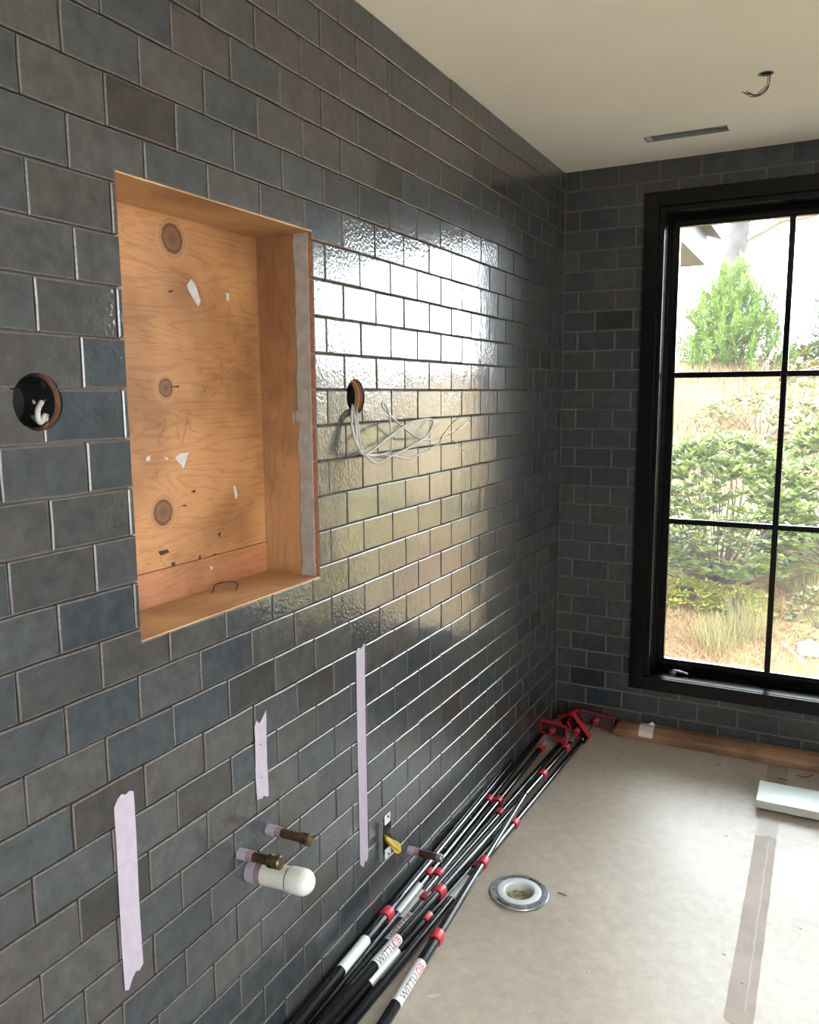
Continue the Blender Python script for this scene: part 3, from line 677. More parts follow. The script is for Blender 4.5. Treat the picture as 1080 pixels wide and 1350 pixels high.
tube('copper_conductor', smooth_path(Z5([(805, 497, 0.042), (880, 455, 0.045), (960, 412, 0.045), (1012, 372, 0.046)]), 5), 0.0010, 'bare', c2, 6)
tube('white_conductor', smooth_path(Z5([(805, 497, 0.042), (900, 452, 0.046), (950, 410, 0.05), (968, 396, 0.05)]), 5), 0.0011, 'twig', c2, 6)
c3 = thing('cable_tail', tuple(Z5([(220, 630, 0.04)])[0]), 'lower white cable with splayed thin wire ends', 'cable')
tube('jacket', smooth_path(Z5([(150, 240, -0.05), (160, 330, 0.012), (175, 500, 0.030), (215, 612, 0.036), (330, 622, 0.034), (470, 634, 0.034), (560, 650, 0.036), (680, 602, 0.040), (792, 540, 0.044)]), 7), 0.0030, 'cable', c3, 8)
tube('black_conductor', smooth_path(Z5([(790, 541, 0.044), (815, 480, 0.047), (860, 420, 0.05), (905, 365, 0.05)]), 5), 0.0011, 'blackwire', c3, 6)
tube('white_conductor', smooth_path(Z5([(790, 541, 0.044), (850, 506, 0.046), (905, 520, 0.05), (950, 565, 0.05), (990, 604, 0.05)]), 5), 0.0012, 'cable', c3, 6)

# steel wall box with a yellow cable
eb = thing('electrical_box', (-0.02, -1.627, 0.255), 'steel switch box set in the tile behind the yellow cable', 'electrical box')
y0, y1, z0, z1 = -1.6555, -1.5985, 0.2055, 0.3045
boxes('box_shell', [((-0.072, y0, z0), (0.004, y0 + 0.0015, z1)), ((-0.072, y1 - 0.0015, z0), (0.004, y1, z1)), ((-0.072, y0 + 0.0015, z0), (0.004, y1 - 0.0015, z0 + 0.0015)), ((-0.072, y0 + 0.0015, z1 - 0.0015), (0.004, y1 - 0.0015, z1)), ((-0.0735, y0, z0), (-0.072, y1, z1))], ['steel'], eb)
for zz, sg in ((z1, 1), (z0, -1)):
    boxes('mounting_ear', [((0.002, -1.636, min(zz - sg * 0.012, zz + sg * 0.016)), (0.004, -1.604, max(zz - sg * 0.012, zz + sg * 0.016)))], ['label'], eb)
    lathe('ear_screw', [(0.001, 0), (0.004, 0), (0.004, 0.002), (0.001, 0.003)], (0.004, -1.618, zz + sg * 0.008), (1, 0, 0), 'brass', eb, 10)
boxes('side_flange', [((-0.002, y0 - 0.010, z0 - 0.008), (0.012, y0 - 0.0085, z1 + 0.012))], ['vent'], eb)
yc = thing('yellow_cable', (-0.02, -1.627, 0.25), 'folded yellow cable poking out of the steel wall box', 'cable')
Zc = lambda pts: [on_x(460 + a / 7.714, 1050 + b_ / 7.714, X) for a, b_, X in pts]
for k, (dz, dx) in enumerate(((0, 0), (14, 0.004), (-14, -0.003))):
    tube('jacket', smooth_path(Zc([(350, 400 + dz, -0.05), (370, 420 + dz, 0.005), (430, 460 + dz * 1.3, 0.026 + dx), (500, 505 + dz * 2, 0.042 + dx), (520, 540 + dz, 0.045 + dx), (490, 556 + dz, 0.040 + dx), (430, 500 + dz * .4, 0.022 + dx), (380, 440 + dz, 0.0), (350, 415, -0.05)]), 6), 0.0030, 'yellow', yc, 8)

# ------------------------------------------------------------------ pipe stubs
def stub(name, label, base, end, L, r, cap_r, cap_l, mat, capmat, tape=True, dome=False):
    a = on_x(*base, 0.0); e = on_x(*end, L); ax = (e - a).normalized(); ln = (e - a).length
    t = thing(name, a, label, 'pipe')
    a0 = a - ax * 0.008
    lathe('pipe', [(r * 0.2, 0.0), (r, 0.0), (r, ln - cap_l + 0.012), (r * 0.2, ln - cap_l + 0.012)], a0, ax, mat, t, 24)
    if dome:
        pr = [(r * 0.9, 0), (cap_r * 0.97, 0), (cap_r, 0.003), (cap_r, cap_l * 0.55)]
        for k in range(1, 8):
            th = k / 7 * math.pi / 2; pr.append((max(0.0012, cap_r * math.cos(th)), cap_l * 0.55 + cap_l * 0.45 * math.sin(th)))
        lathe('cap', pr, a + ax * (ln - cap_l), ax, capmat, t, 32)
    else:
        lathe('cap', [(r * 0.9, 0), (cap_r * 0.9, 0.0), (cap_r, 0.003), (cap_r, 0.009), (cap_r * 0.94, 0.011), (cap_r * 0.94, cap_l * 0.55), (cap_r, cap_l * 0.6), (cap_r, cap_l - 0.003), (cap_r * 0.85, cap_l), (0.002, cap_l)], a + ax * (ln - cap_l), ax, capmat, t, 10)
    if dome: lathe('seam', [(r, 0), (r + 0.0006, 0), (r + 0.0006, 0.0022), (r, 0.0022)], a + ax * (ln - cap_l - 0.0024), ax, 'felt', t, 24)
    if tape:
        q = lathe('tape_wrap', [(r + 0.0002, 0.0), (r + 0.0014, 0.0), (r + 0.0014, 0.022), (r + 0.0002, 0.022)], a + ax * 0.0012, ax, 'purple', t, 20); q['label'] = 'pale lavender tape wrapped round the pipe foot'
        q = lathe('tape_wrap', [(r + 0.0002, 0.0), (r + 0.0010, 0.0), (r + 0.0010, 0.016), (r + 0.0002, 0.016)], a + ax * 0.0225, ax, 'purple_d', t, 20); q['label'] = 'mauve underlayer of wrapped tape'
    return t
stub('drain_stub', 'white plastic drain stub with a domed cap', (331, 1147), (413, 1166), 0.160, 0.0245, 0.0272, 0.056, 'pvc', 'pvc2', True, True)
stub('water_stub', 'capped copper pipe stub just above the white drain stub', (315, 1125), (371, 1138), 0.106, 0.0105, 0.0150, 0.030, 'copper', 'brass')
stub('water_stub', 'higher capped copper pipe stub between the lavender tapes', (353, 1093), (411, 1108), 0.116, 0.0105, 0.0140, 0.026, 'copper', 'brass')
stub('water_stub', 'dull grey pipe stub beside the yellow cable', (538, 1120), (583, 1132), 0.112, 0.0105, 0.0125, 0.018, 'copper', 'steel')

# ------------------------------------------------------------------ lavender tape on the wall
def wall_tape(label, ya, yb, ztop, zbot, seed):
    r_ = random.Random(seed); n = 14; cols = 5; V, Fc = [], []
    for i in range(n + 1):
        t = i / n
        for k in range(cols + 1):
            s = k / cols; y = ya + (yb - ya) * s + (zbot[0] - zbot[0]) + 0.0012 * math.sin(t * 5 + seed)
            z = ztop[k] + (zbot[k] - ztop[k]) * t
            x = 0.0017 + 0.0007 * noise.noise(Vector((t * 9, s * 2, seed))) + (0.0012 if k == 0 and seed == 2 and 0.1 < t < 0.55 else 0)
            V.append((x, y, z))
    N1 = len(V); V += [(x - 0.0008, y, z) for x, y, z in V]
    q = cols + 1
    for i in range(n):
        for k in range(cols):
            a = i * q + k; Fc.append((a, a + q, a + q + 1, a + 1)); Fc.append((N1 + a, N1 + a + 1, N1 + a + q + 1, N1 + a + q))
        for k in (0, cols):
            a = i * q + k; Fc.append((a, a + q, N1 + a + q, N1 + a))
    for i in (0, n):
        for k in range(cols): a = i * q + k; Fc.append((a, a + 1, N1 + a + 1, N1 + a))
    me = mesh('masking_tape', V, Fc, 'purple', smooth=False)
    bm = bmesh.new(); bm.from_mesh(me); bmesh.ops.recalc_face_normals(bm, faces=bm.faces); bm.to_mesh(me); bm.free()
    o = obj('masking_tape', me); return tag(o, label, 'tape')
wall_tape('lavender tape strip on the tiles below the niche, clear of the pipes', -2.580, -2.535, [0.800, 0.812, 0.817, 0.812, 0.815, 0.810], [0.455, 0.450, 0.466, 0.474, 0.470, 0.478], 1)
tb = wall_tape('shortest lavender tape strip, above the copper pipe stub', -2.195, -2.154, [0.799, 0.810, 0.800, 0.806, 0.814, 0.822], [0.632, 0.632, 0.628, 0.632, 0.625, 0.624], 2)
wall_tape('longest lavender tape strip, reaching down beside the steel wall box', -1.772, -1.729, [0.842, 0.850, 0.845, 0.842, 0.850, 0.853], [0.250, 0.238, 0.230, 0.244, 0.237, 0.248], 3)
for z in (0.752, 0.677): tag(lathe('nail_head', [(0.0005, 0), (0.0018, 0), (0.0016, 0.0008), (0.0005, 0.001)], (0.0020, -2.176, z), (1, 0, 0), 'ink', None, 8), 'tiny dark nail head in the shortest lavender tape', 'nail', 'nails in the short tape')

# ------------------------------------------------------------------ support poles
def text_mesh(s, size):
    cu = bpy.data.curves.new('print', 'FONT'); cu.body = s; cu.size = size; cu.resolution_u = 2; cu.align_x = 'CENTER'; cu.align_y = 'CENTER'
    o = bpy.data.objects.new('print', cu); C.objects.link(o); bpy.context.view_layer.update()
    me = bpy.data.meshes.new_from_object(o.evaluated_get(bpy.context.evaluated_depsgraph_get())); bpy.data.objects.remove(o)
    bm = bmesh.new(); bm.from_mesh(me); bmesh.ops.triangulate(bm, faces=bm.faces); bmesh.ops.subdivide_edges(bm, edges=[e for e in bm.edges if e.calc_length() > size * 0.15], cuts=4, use_grid_fill=True); bmesh.ops.triangulate(bm, faces=bm.faces); bm.to_mesh(me); bm.free()
    return me
TXT_B = text_mesh('WITTU', 0.026); TXT_R = text_mesh('OB', 0.026)
def wrap_text(name, src, c, ax, side, upv, r, ang0, mat, parent):
    me = src.copy()
    for v_ in me.vertices:
        a = ang0 + v_.co.y / r; p = c + ax * v_.co.x + (side * math.cos(a) + upv * math.sin(a)) * (r + 0.0005); v_.co = p
    me.materials.clear(); me.materials.append(M[mat]); return obj(name, me, parent)
def pole(label, line, near_y, far_y, collars, radii, labels=(), pad=None, rod=0.05):
    """line: list of (px, py, height) points on the axis; a straight pole fitted through them"""
    Q = [on_z(x, y, h) for x, y, h in line]; ys = np.array([q.y for q in Q])
    if len(Q) > 2: px = np.polyfit(ys, [q.x for q in Q], 1); pz = np.polyfit(ys, [q.z for q in Q], 1)
    else: px = np.polyfit(ys, [q.x for q in Q], 1); pz = np.polyfit(ys, [q.z for q in Q], 1)
    at = lambda y: Vector((px[0] * y + px[1], y, pz[0] * y + pz[1]))
    ax = (at(1) - at(0)).normalized()                    # towards the window
    t = thing('support_pole', at(near_y), label, 'pole', None)
    ends = [near_y] + collars + [far_y]
    for i in range(len(ends) - 1):
        a, b_ = at(ends[i]), at(ends[i + 1])
        tube('tube', [a, a + ax * 0.001, b_ - ax * 0.001, b_ + ax * 0.01], radii[i], 'pole', t, 16)
    for i, cy in enumerate(collars):
        r = radii[i]; c = at(cy)
        q = lathe('collar', [(r - 0.001, -0.017), (r + 0.0035, -0.017), (r + 0.0045, -0.013), (r + 0.0045, 0.013), (r + 0.0035, 0.017), (radii[i + 1] - 0.001, 0.017)], c, ax, 'red', t, 18); q['label'] = 'red plastic locking collar'
    side = ax.cross(Vector((0, 0, 1))).normalized(); upv = side.cross(ax).normalized()
    for (ya, yb, r, ang) in labels:
        q = lathe('sticker', [(r * 0.9, 0.0), (r + 0.0006, 0.0), (r + 0.0006, (yb - ya)), (r * 0.9, (yb - ya))], at(ya), ax, 'label', t, 20); q['label'] = 'white printed sticker wrapped round the pole'
        mid = (ya + yb) / 2; ln = yb - ya
        if ang is not None:
            wrap_text('print', TXT_B, at(mid - 0.12 * ln), ax, side, upv, r + 0.0006, ang, 'ink', q); wrap_text('print', TXT_R, at(mid + 0.30 * ln), ax, side, upv, r + 0.0006, ang, 'redink', q)
    if pad:
        (pc, rot, pw, ph) = pad
        e = at(far_y); pc = Vector(pc); R = Matrix.Rotation(rot[2], 3, 'Z') @ Matrix.Rotation(rot[1], 3, 'Y') @ Matrix.Rotation(rot[0], 3, 'X')
        V, Fc = [], []
        for lo, hi in [((-pw / 2, -0.002, -ph / 2), (pw / 2, 0.002, ph / 2)), ((-pw / 2, -0.016, -ph / 2), (pw / 2, -0.002, -ph / 2 + 0.0025)), ((-pw / 2, -0.016, ph / 2 - 0.0025), (pw / 2, -0.002, ph / 2)),
                       ((-pw / 2, -0.016, -ph / 2 + 0.0025), (-pw / 2 + 0.0025, -0.002, ph / 2 - 0.0025)), ((pw / 2 - 0.0025, -0.016, -ph / 2 + 0.0025), (pw / 2, -0.002, ph / 2 - 0.0025))]:
            v_, f_ = box_vf(lo, hi); n = len(V); V += [pc + R @ Vector(q) for q in v_]; Fc += [tuple(i + n for i in g) for g in f_]
        fp = obj('foot_plate', mesh('foot_plate', V, Fc, 'redpaint'), t); fp['label'] = 'red steel foot plate with folded rim'
        v_, f_ = box_vf((-pw / 2 + 0.004, 0.0021, -ph / 2 + 0.004), (pw / 2 - 0.004, 0.006, ph / 2 - 0.004)); v2, f2 = box_vf((-pw / 2 + 0.004, -0.0045, -ph / 2 + 0.004), (pw / 2 - 0.004, -0.0021, ph / 2 - 0.004))
        obj('rubber_pad', mesh('rubber_pad', [pc + R @ Vector(q) for q in v_ + v2], f_ + [tuple(i + 8 for i in g) for g in f2], 'rubber'), fp)
        j = pc + R @ Vector((0, -0.012, 0))
        tube('swivel_rod', [e, e + (j - e) * 0.5, j], 0.0052, 'steel', t, 10)
        lathe('swivel_collar', [(0.003, -0.012), (0.012, -0.010), (0.0135, 0), (0.012, 0.010), (0.003, 0.012)], j - (j - e).normalized() * 0.006, (j - e), 'red', t, 14)
    return t
h = math.radians
pole('black support pole lying on top, tight against the tiled wall', [(508.7, 1206.5, 0.0470), (468, 1257, 0.0470), (610, 1083, 0.0470)], -2.75, -0.62, [-1.67], [0.0145, 0.0120], [(-1.92, -1.79, 0.0145, None)])
pole('black support pole on the floor along the base of the tiled wall', [(644, 1055, 0.0165), (564, 1155.5, 0.0165), (530, 1197, 0.0165)], -2.70, -0.18, [-1.40, -0.88], [0.0145, 0.0125, 0.0105], [(-1.62, -1.47, 0.0145, h(155))])
pole('black support pole whose upright red plate leans on the tiled wall', [(712, 987, 0.0165), (657, 1057, 0.0165), (577, 1154.6, 0.0165)], -2.72, -0.36, [-1.39, -0.874, -0.373], [0.0145, 0.0130, 0.0115, 0.009], [(-1.64, -1.50, 0.0145, None)],
     ((0.066, -0.235, 0.055), (h(8), h(4), h(-6)), 0.120, 0.062))
pole('black support pole with a red plate tipped up in the corner', [(740, 980, 0.0165), (657, 1073, 0.0165), (584, 1160, 0.0165)], -2.68, -0.27, [-1.52, -0.956, -0.283], [0.0145, 0.0130, 0.0115, 0.009], [(-1.74, -1.61, 0.0145, h(60))],
     ((0.100, -0.085, 0.050), (h(20), h(-28), h(20)), 0.100, 0.075))
pole('black support pole ending in a big tilted red plate', [(745.7, 986, 0.041), (677, 1067, 0.041), (577, 1177, 0.041)], -2.66, -0.33, [-1.50, -0.645, -0.375], [0.0145, 0.0130, 0.0115, 0.009], [(-1.86, -1.74, 0.0145, h(40))],
     ((0.172, -0.205, 0.062), (h(14), h(38), h(-24)), 0.120, 0.075))
pole('black support pole on open floor ending in a long flat red plate', [(760, 985, 0.0165), (679, 1086, 0.0165), (600, 1182, 0.0165), (534, 1259, 0.0165)], -2.62, -0.24, [-1.30, -0.993], [0.0145, 0.0130, 0.0105], [(-1.49, -1.37, 0.0145, None)],
     ((0.205, -0.045, 0.050), (h(-8), h(6), h(4)), 0.150, 0.060))
pole('black support pole half hidden under the one with the big tilted plate', [(555, 1220, 0.0165), (512, 1267, 0.0165), (440, 1350, 0.0165)], -2.60, -1.15, [-1.60], [0.0145, 0.0120], [(-1.90, -1.76, 0.0145, None)])
pole('black support pole lying askew over the others beside the drain flange', [(690, 1050, 0.066), (634.6, 1142.6, 0.0460), (577, 1237, 0.0310), (510, 1340, 0.0180)], -2.25, -0.88, [-1.675, -1.31], [0.0145, 0.0125, 0.0090], [(-1.93, -1.78, 0.0145, h(35))])

# ------------------------------------------------------------------ toilet flange
fg = thing('drain_flange', (FLG.x, FLG.y, 0), 'round steel and white plastic drain flange set in the floor', 'drain flange')
lathe('steel_ring', [(0.060, 0.0005), (0.0885, 0.0005), (0.0890, 0.004), (0.0870, 0.0065), (0.068, 0.0075), (0.060, 0.0070)], (FLG.x, FLG.y, 0), (0, 0, 1), 'flange_m', fg, 48, True)
lathe('plastic_collar', [(0.0425, -0.02), (0.0425, 0.006), (0.047, 0.011), (0.062, 0.0120), (0.0665, 0.0095), (0.066, 0.0076), (0.056, 0.0076), (0.056, -0.02)], (FLG.x, FLG.y, 0), (0, 0, 1), 'flange_p', fg, 48, True)
lathe('throat', [(0.0418, -0.075), (0.0418, 0.004), (0.0400, 0.004), (0.0385, -0.045), (0.0385, -0.075)], (FLG.x, FLG.y, 0), (0, 0, 1), 'pvc', fg, 40, True)
V, Fc = [(FLG.x, FLG.y, -0.015)], []
for i in range(1, 7):
    for k in range(30):
        a = 2 * math.pi * k / 30; r = 0.0395 * i / 6; V.append((FLG.x + r * math.cos(a), FLG.y + r * math.sin(a), -0.016 + 0.009 * noise.noise(Vector((r * 60 * math.cos(a), r * 60 * math.sin(a), 1)))))
for k in range(30): Fc.append((0, 1 + k, 1 + (k + 1) % 30))
for i in range(5):
    for k in range(30): a = 1 + i * 30 + k; b_ = 1 + i * 30 + (k + 1) % 30; Fc.append((a, a + 30, b_ + 30, b_))
o = obj('rag_plug', mesh('rag_plug', V, Fc, 'plug', smooth=True), fg); o['label'] = 'crumpled dirty plug down in the throat'
for k in range(10):
    a = 2 * math.pi * k / 10 + 0.3
    lathe('screw_hole', [(0.0005, 0), (0.0028, 0), (0.0028, 0.0006), (0.0005, 0.0006)], (FLG.x + 0.0775 * math.cos(a), FLG.y + 0.0775 * math.sin(a), 0.0069), (0, 0, 1), 'ventdark' if k % 2 else 'label', fg, 8)
for a0 in (0.9, 0.9 + math.pi):
    P = [(FLG.x + 0.0765 * math.cos(a0 + t * 0.1), FLG.y + 0.0765 * math.sin(a0 + t * 0.1), 0.0068) for t in range(7)]
    tube('bolt_slot', P, 0.0036, 'ventdark', fg, 6, 0.4)

# ------------------------------------------------------------------ plank, slab, floor tape, scraps
def plank(label, x0, x1, ya, yb, z0, z1, round_end):
    V, Fc = [], []
    prof = [(ya, z0), (ya, z0 + (z1 - z0) * 0.35), (ya + 0.004, z0 + (z1 - z0) * 0.62), (ya + 0.016, z0 + (z1 - z0) * 0.82), (ya + 0.034, z1), (yb, z1), (yb, z0)]
    xs = [x0, x0 + round_end, x0 + 3 * round_end, (x0 + x1) / 2, x1]; n = len(prof)
    for i, x in enumerate(xs):
        k = (0.55, 0.9, 1, 1, 1)[i]
        for y, z in prof: V.append((x, y, z0 + (z - z0) * k))
    for i in range(len(xs) - 1):
        for k in range(n): a = i * n + k; b_ = i * n + (k + 1) % n; Fc.append((a, b_, b_ + n, a + n))
    Fc.append(tuple(range(n))); Fc.append(tuple(reversed(range((len(xs) - 1) * n, len(xs) * n))))
    me = mesh('wood_plank', V, Fc, 'plank'); bm = bmesh.new(); bm.from_mesh(me); bmesh.ops.recalc_face_normals(bm, faces=bm.faces); bm.to_mesh(me); bm.free()
    return tag(obj('wood_plank', me), label, 'plank')
plank('long brown wooden plank lying along the foot of the back wall', 0.285, 2.45, -0.080, -0.004, 0.0125, 0.058, 0.012)
tag(boxes('wood_strip', [((0.30, -0.070, 0.0005), (2.40, -0.008, 0.0122))], ['plank'], None, 0.001), 'thin wooden strip under the long brown plank', 'plank')
tp = [on_z(850, 953, 0.046), on_z(867, 957, 0.046)]
V = []; xa, xb = 0.395, 0.455
pr_ = [(-0.0808, 0.022), (-0.0808, 0.0290), (-0.0768, 0.0415), (-0.0646, 0.0507), (-0.0460, 0.0588), (-0.022, 0.0588), (-0.014, 0.072)]
for i, x in enumerate((xa, (xa + xb) / 2, xb)):
    for k, (y, z) in enumerate(pr_): V.append((x + (0.012 if k == 6 else 0) * (1 - i), y, z + (0.0 if k < 6 else -0.012 * (2 - i))))
n = len(pr_); Fc = [(i * n + k, i * n + k + 1, (i + 1) * n + k + 1, (i + 1) * n + k) for i in range(2) for k in range(n - 1)]
tag(obj('packing_tape', mesh('packing_tape', V, Fc, 'clear')), 'scrap of clear packing tape stuck across the brown plank', 'tape')

sl = thing('marble_slab', (1.3, -0.40, 0), 'pale green-white marble slab offcut raised off the floor', 'slab')
o = boxes('slab', [((0.898, -0.488, 0.0105), (1.85, -0.320, 0.0395))], ['marble'], sl, 0.0015)
for p in o.data.polygons:
    pass
o.data.materials.append(M['marble_edge'])
for p in o.data.polygons:
    if abs(p.normal.z) < 0.5: p.material_index = 1
boxes('packer', [((0.912, -0.480, 0.0009), (1.84, -0.330, 0.0104))], ['felt'], sl)

def floor_strip(name, label, xa, xb, ya, yb, z, mat, cat='tape', seed=0):
    r_ = random.Random(seed); n = 24; V, Fc = [], []
    for i in range(n + 1):
        y = ya + (yb - ya) * i / n; j = r_.uniform(-0.0012, 0.0012)
        for s in range(4):
            x = xa + (xb - xa) * s / 3 + j; yy = y + (r_.uniform(-0.012, 0.012) if i in (0, n) else 0)
            V.append((x, yy, z + 0.0001 * r_.random()))
    N1 = len(V); V += [(x, y, 0.00005) for x, y, z_ in V]
    for i in range(n):
        for s in range(3): a = i * 4 + s; Fc.append((a, a + 1, a + 5, a + 4))
        for s in (0, 3): a = i * 4 + s; Fc.append((a, a + 4, N1 + a + 4, N1 + a))
    me = mesh(name, V, Fc, mat); bm = bmesh.new(); bm.from_mesh(me); bmesh.ops.recalc_face_normals(bm, faces=bm.faces); bm.to_mesh(me); bm.free()
    return tag(obj(name, me), label, cat)
floor_strip('seam_tape', 'long dull pink seam tape running down the floor covering', 0.911, 0.978, -1.60, -0.66, 0.0005, 'ftape', seed=1)
floor_strip('seam_tape', 'pinkish seam tape showing between plank and marble slab', 0.914, 0.988, -0.30, -0.072, 0.0005, 'ftape', seed=2)
floor_strip('seam_tape', 'whitened worn length of seam tape beside the marble slab', 0.913, 0.977, -0.665, -0.47, 0.0004, 'ftape2', seed=3)
floor_strip('seam_tape', 'paler continuation of seam tape past the torn pink end', 0.905, 0.976, -3.2, -1.61, 0.0004, 'ftape2', seed=4)
floor_strip('tape_ridge', 'thin pale raised ridge along the pink seam tape', 0.9535, 0.9560, -1.55, -0.70, 0.0011, 'ftape2', seed=5)

def squiggle(name, label, pts, r, mat, cat):
    return tag(tube(name, smooth_path([on_z(x, y, r + 0.0003) for x, y in pts], 4), r, mat, None, 6), label, cat)
squiggle('wood_shaving', 'curled dark shaving between plank and marble slab', [(1052, 1022), (1062, 1025), (1072, 1021)], 0.0016, 'twig', 'shaving')
squiggle('wood_shaving', 'short dark shaving lying on the pink tape by the slab', [(1026, 1026), (1033, 1027), (1039, 1029)], 0.0018, 'twig', 'shaving')
squiggle('wood_shaving', 'tiny dark splinter on bare floor near the plank', [(944, 1010), (950, 1006)], 0.0012, 'twig', 'shaving')
squiggle('wood_shaving', 'tiny dark shaving beside the drain flange', [(735, 1177), (741, 1178), (747, 1181)], 0.0011, 'twig', 'shaving')
V = [on_z(562, 1313, 0.0006), on_z(575, 1310, 0.0012), on_z(584, 1311, 0.0008), on_z(572, 1315, 0.0006), on_z(562, 1316, 0.0006)]
tag(obj('plaster_scrap', mesh('plaster_scrap', V, [(4, 3, 2, 1, 0)], 'paper')), 'pale plaster scrap on the floor beside the askew pole', 'scrap')
BARE = 'small pale plaster crumb on the bare floor covering'; ONT = 'small pale plaster crumb stuck on the long pink seam tape'; BES = 'small pale plaster crumb just off the edge of the pink seam tape'
for i, (x, y, lab) in enumerate([(958, 1102, BARE), (991, 1157, ONT), (979, 1296, ONT), (955, 1258, BES), (741, 1056, 'pale plaster crumb on the floor beside the support poles'), (801, 1018, 'pale plaster crumb on the floor near the wooden plank'),
                                 (641, 1159, 'pale plaster crumb on the floor touching the drain flange rim'), (697, 1333, BARE), (775, 1282, BARE), (1056, 1224, BARE)]):
    p = on_z(x, y, 0.0); r_ = random.Random(i); n = 7; zb = 0.0012 if lab == ONT else 0.0007
    V = [(p.x + 0.006 * math.cos(k * 0.9) * r_.uniform(.5, 1.1), p.y + 0.006 * math.sin(k * 0.9) * r_.uniform(.5, 1.1), zb) for k in range(n)] + [(p.x, p.y, zb + 0.0015)]
    tag(obj('plaster_crumb', mesh('plaster_crumb', V, [(k, (k + 1) % n, n) for k in range(n)], 'paper')), lab, 'crumb', 'plaster crumbs on the floor')

# ------------------------------------------------------------------ ceiling fittings
sv = thing('ceiling_vent', ((sx0 + sx1) / 2, (sy0 + sy1) / 2, TOP), 'narrow rectangular metal vent slot recessed in the ceiling', 'vent')
boxes('vent_liner', [((sx0 + 0.001, sy0 + 0.001, TOP + 0.001), (sx0 + 0.004, sy1 - 0.001, TOP + 0.06)), ((sx1 - 0.004, sy0 + 0.001, TOP + 0.001), (sx1 - 0.001, sy1 - 0.001, TOP + 0.06)),
                     ((sx0 + 0.004, sy1 - 0.004, TOP + 0.001), (sx1 - 0.004, sy1 - 0.001, TOP + 0.06)), ((sx0 + 0.004, sy0 + 0.001, TOP + 0.001), (sx1 - 0.004, sy0 + 0.004, TOP + 0.06))], ['vent'], sv)
boxes('vent_plate', [((sx0 + 0.006, sy0 + 0.012, TOP + 0.012), (sx1 - 0.005, sy1 - 0.005, TOP + 0.016))], ['vent'], sv)
boxes('tilted_end', [((sx0 + 0.002, sy0 + 0.004, TOP + 0.002), (sx0 + 0.022, sy1 - 0.004, TOP + 0.005))], ['pvc'], sv)
lb = thing('light_box', (LB.x, LB.y, TOP), 'small round ceiling opening with loose dark wires hanging out', 'light box')
lathe('rim', [(0.0185, -0.0008), (0.0225, -0.0008), (0.0225, 0.0), (0.0185, 0.004)], (LB.x, LB.y, TOP), (0, 0, 1), 'vent', lb, 24, True)
for k, pts in enumerate(([(1013, 96), (1015, 108), (1007, 120), (996, 126), (988, 124), (980, 122)], [(1014, 97), (1014, 112), (1003, 124), (992, 128), (986, 125), (978, 121)], [(1016, 97), (1013, 116), (999, 127), (990, 124), (984, 120)], [(1012, 97), (1012, 110), (1005, 118), (996, 125), (985, 121)])):
    P = [on_y(x, y, LB.y - 0.003 * k) for x, y in pts]; P[0].z = TOP + 0.02
    tube('wire', smooth_path(P, 5), 0.0011, 'blackwire' if k % 2 else 'twig', lb, 6)

# ------------------------------------------------------------------ outside: hillside
def H(x, y):
    if y < 1.6: b_ = -0.45
    elif y < 10.5: b_ = -0.45 + 0.262 * (y - 1.6)
    else: b_ = -0.45 + 0.262 * 8.9 + 0.04 * (y - 10.5)
    return b_ + 0.10 * noise.noise(Vector((x * 0.5, y * 0.5, 2.0))) + 0.035 * noise.noise(Vector((x * 2.1, y * 2.1, 5.0)))
def hit(x, y):
    d = ray(x, y); t = 3.8
    while t < 60:
        p = CAM + d * t
        if p.y > 0.4 and p.z < H(p.x, p.y): return p
        t += 0.03
    return p
nx, ny = 110, 110; V, Fc = [], []
for j in range(ny + 1):
    y = 0.17 + 32 * (j / ny) ** 1.6
    for i in range(nx + 1):
        x = -14 + 30 * i / nx; V.append((x, y, H(x, y)))
for j in range(ny):
    for i in range(nx): a = j * (nx + 1) + i; Fc.append((a, a + 1, a + nx + 2, a + nx + 1))
hl = struct(obj('hillside', mesh('hillside', V, Fc, 'hill', smooth=True))); hl['label'] = 'sloping hillside with leaf litter outside the window'

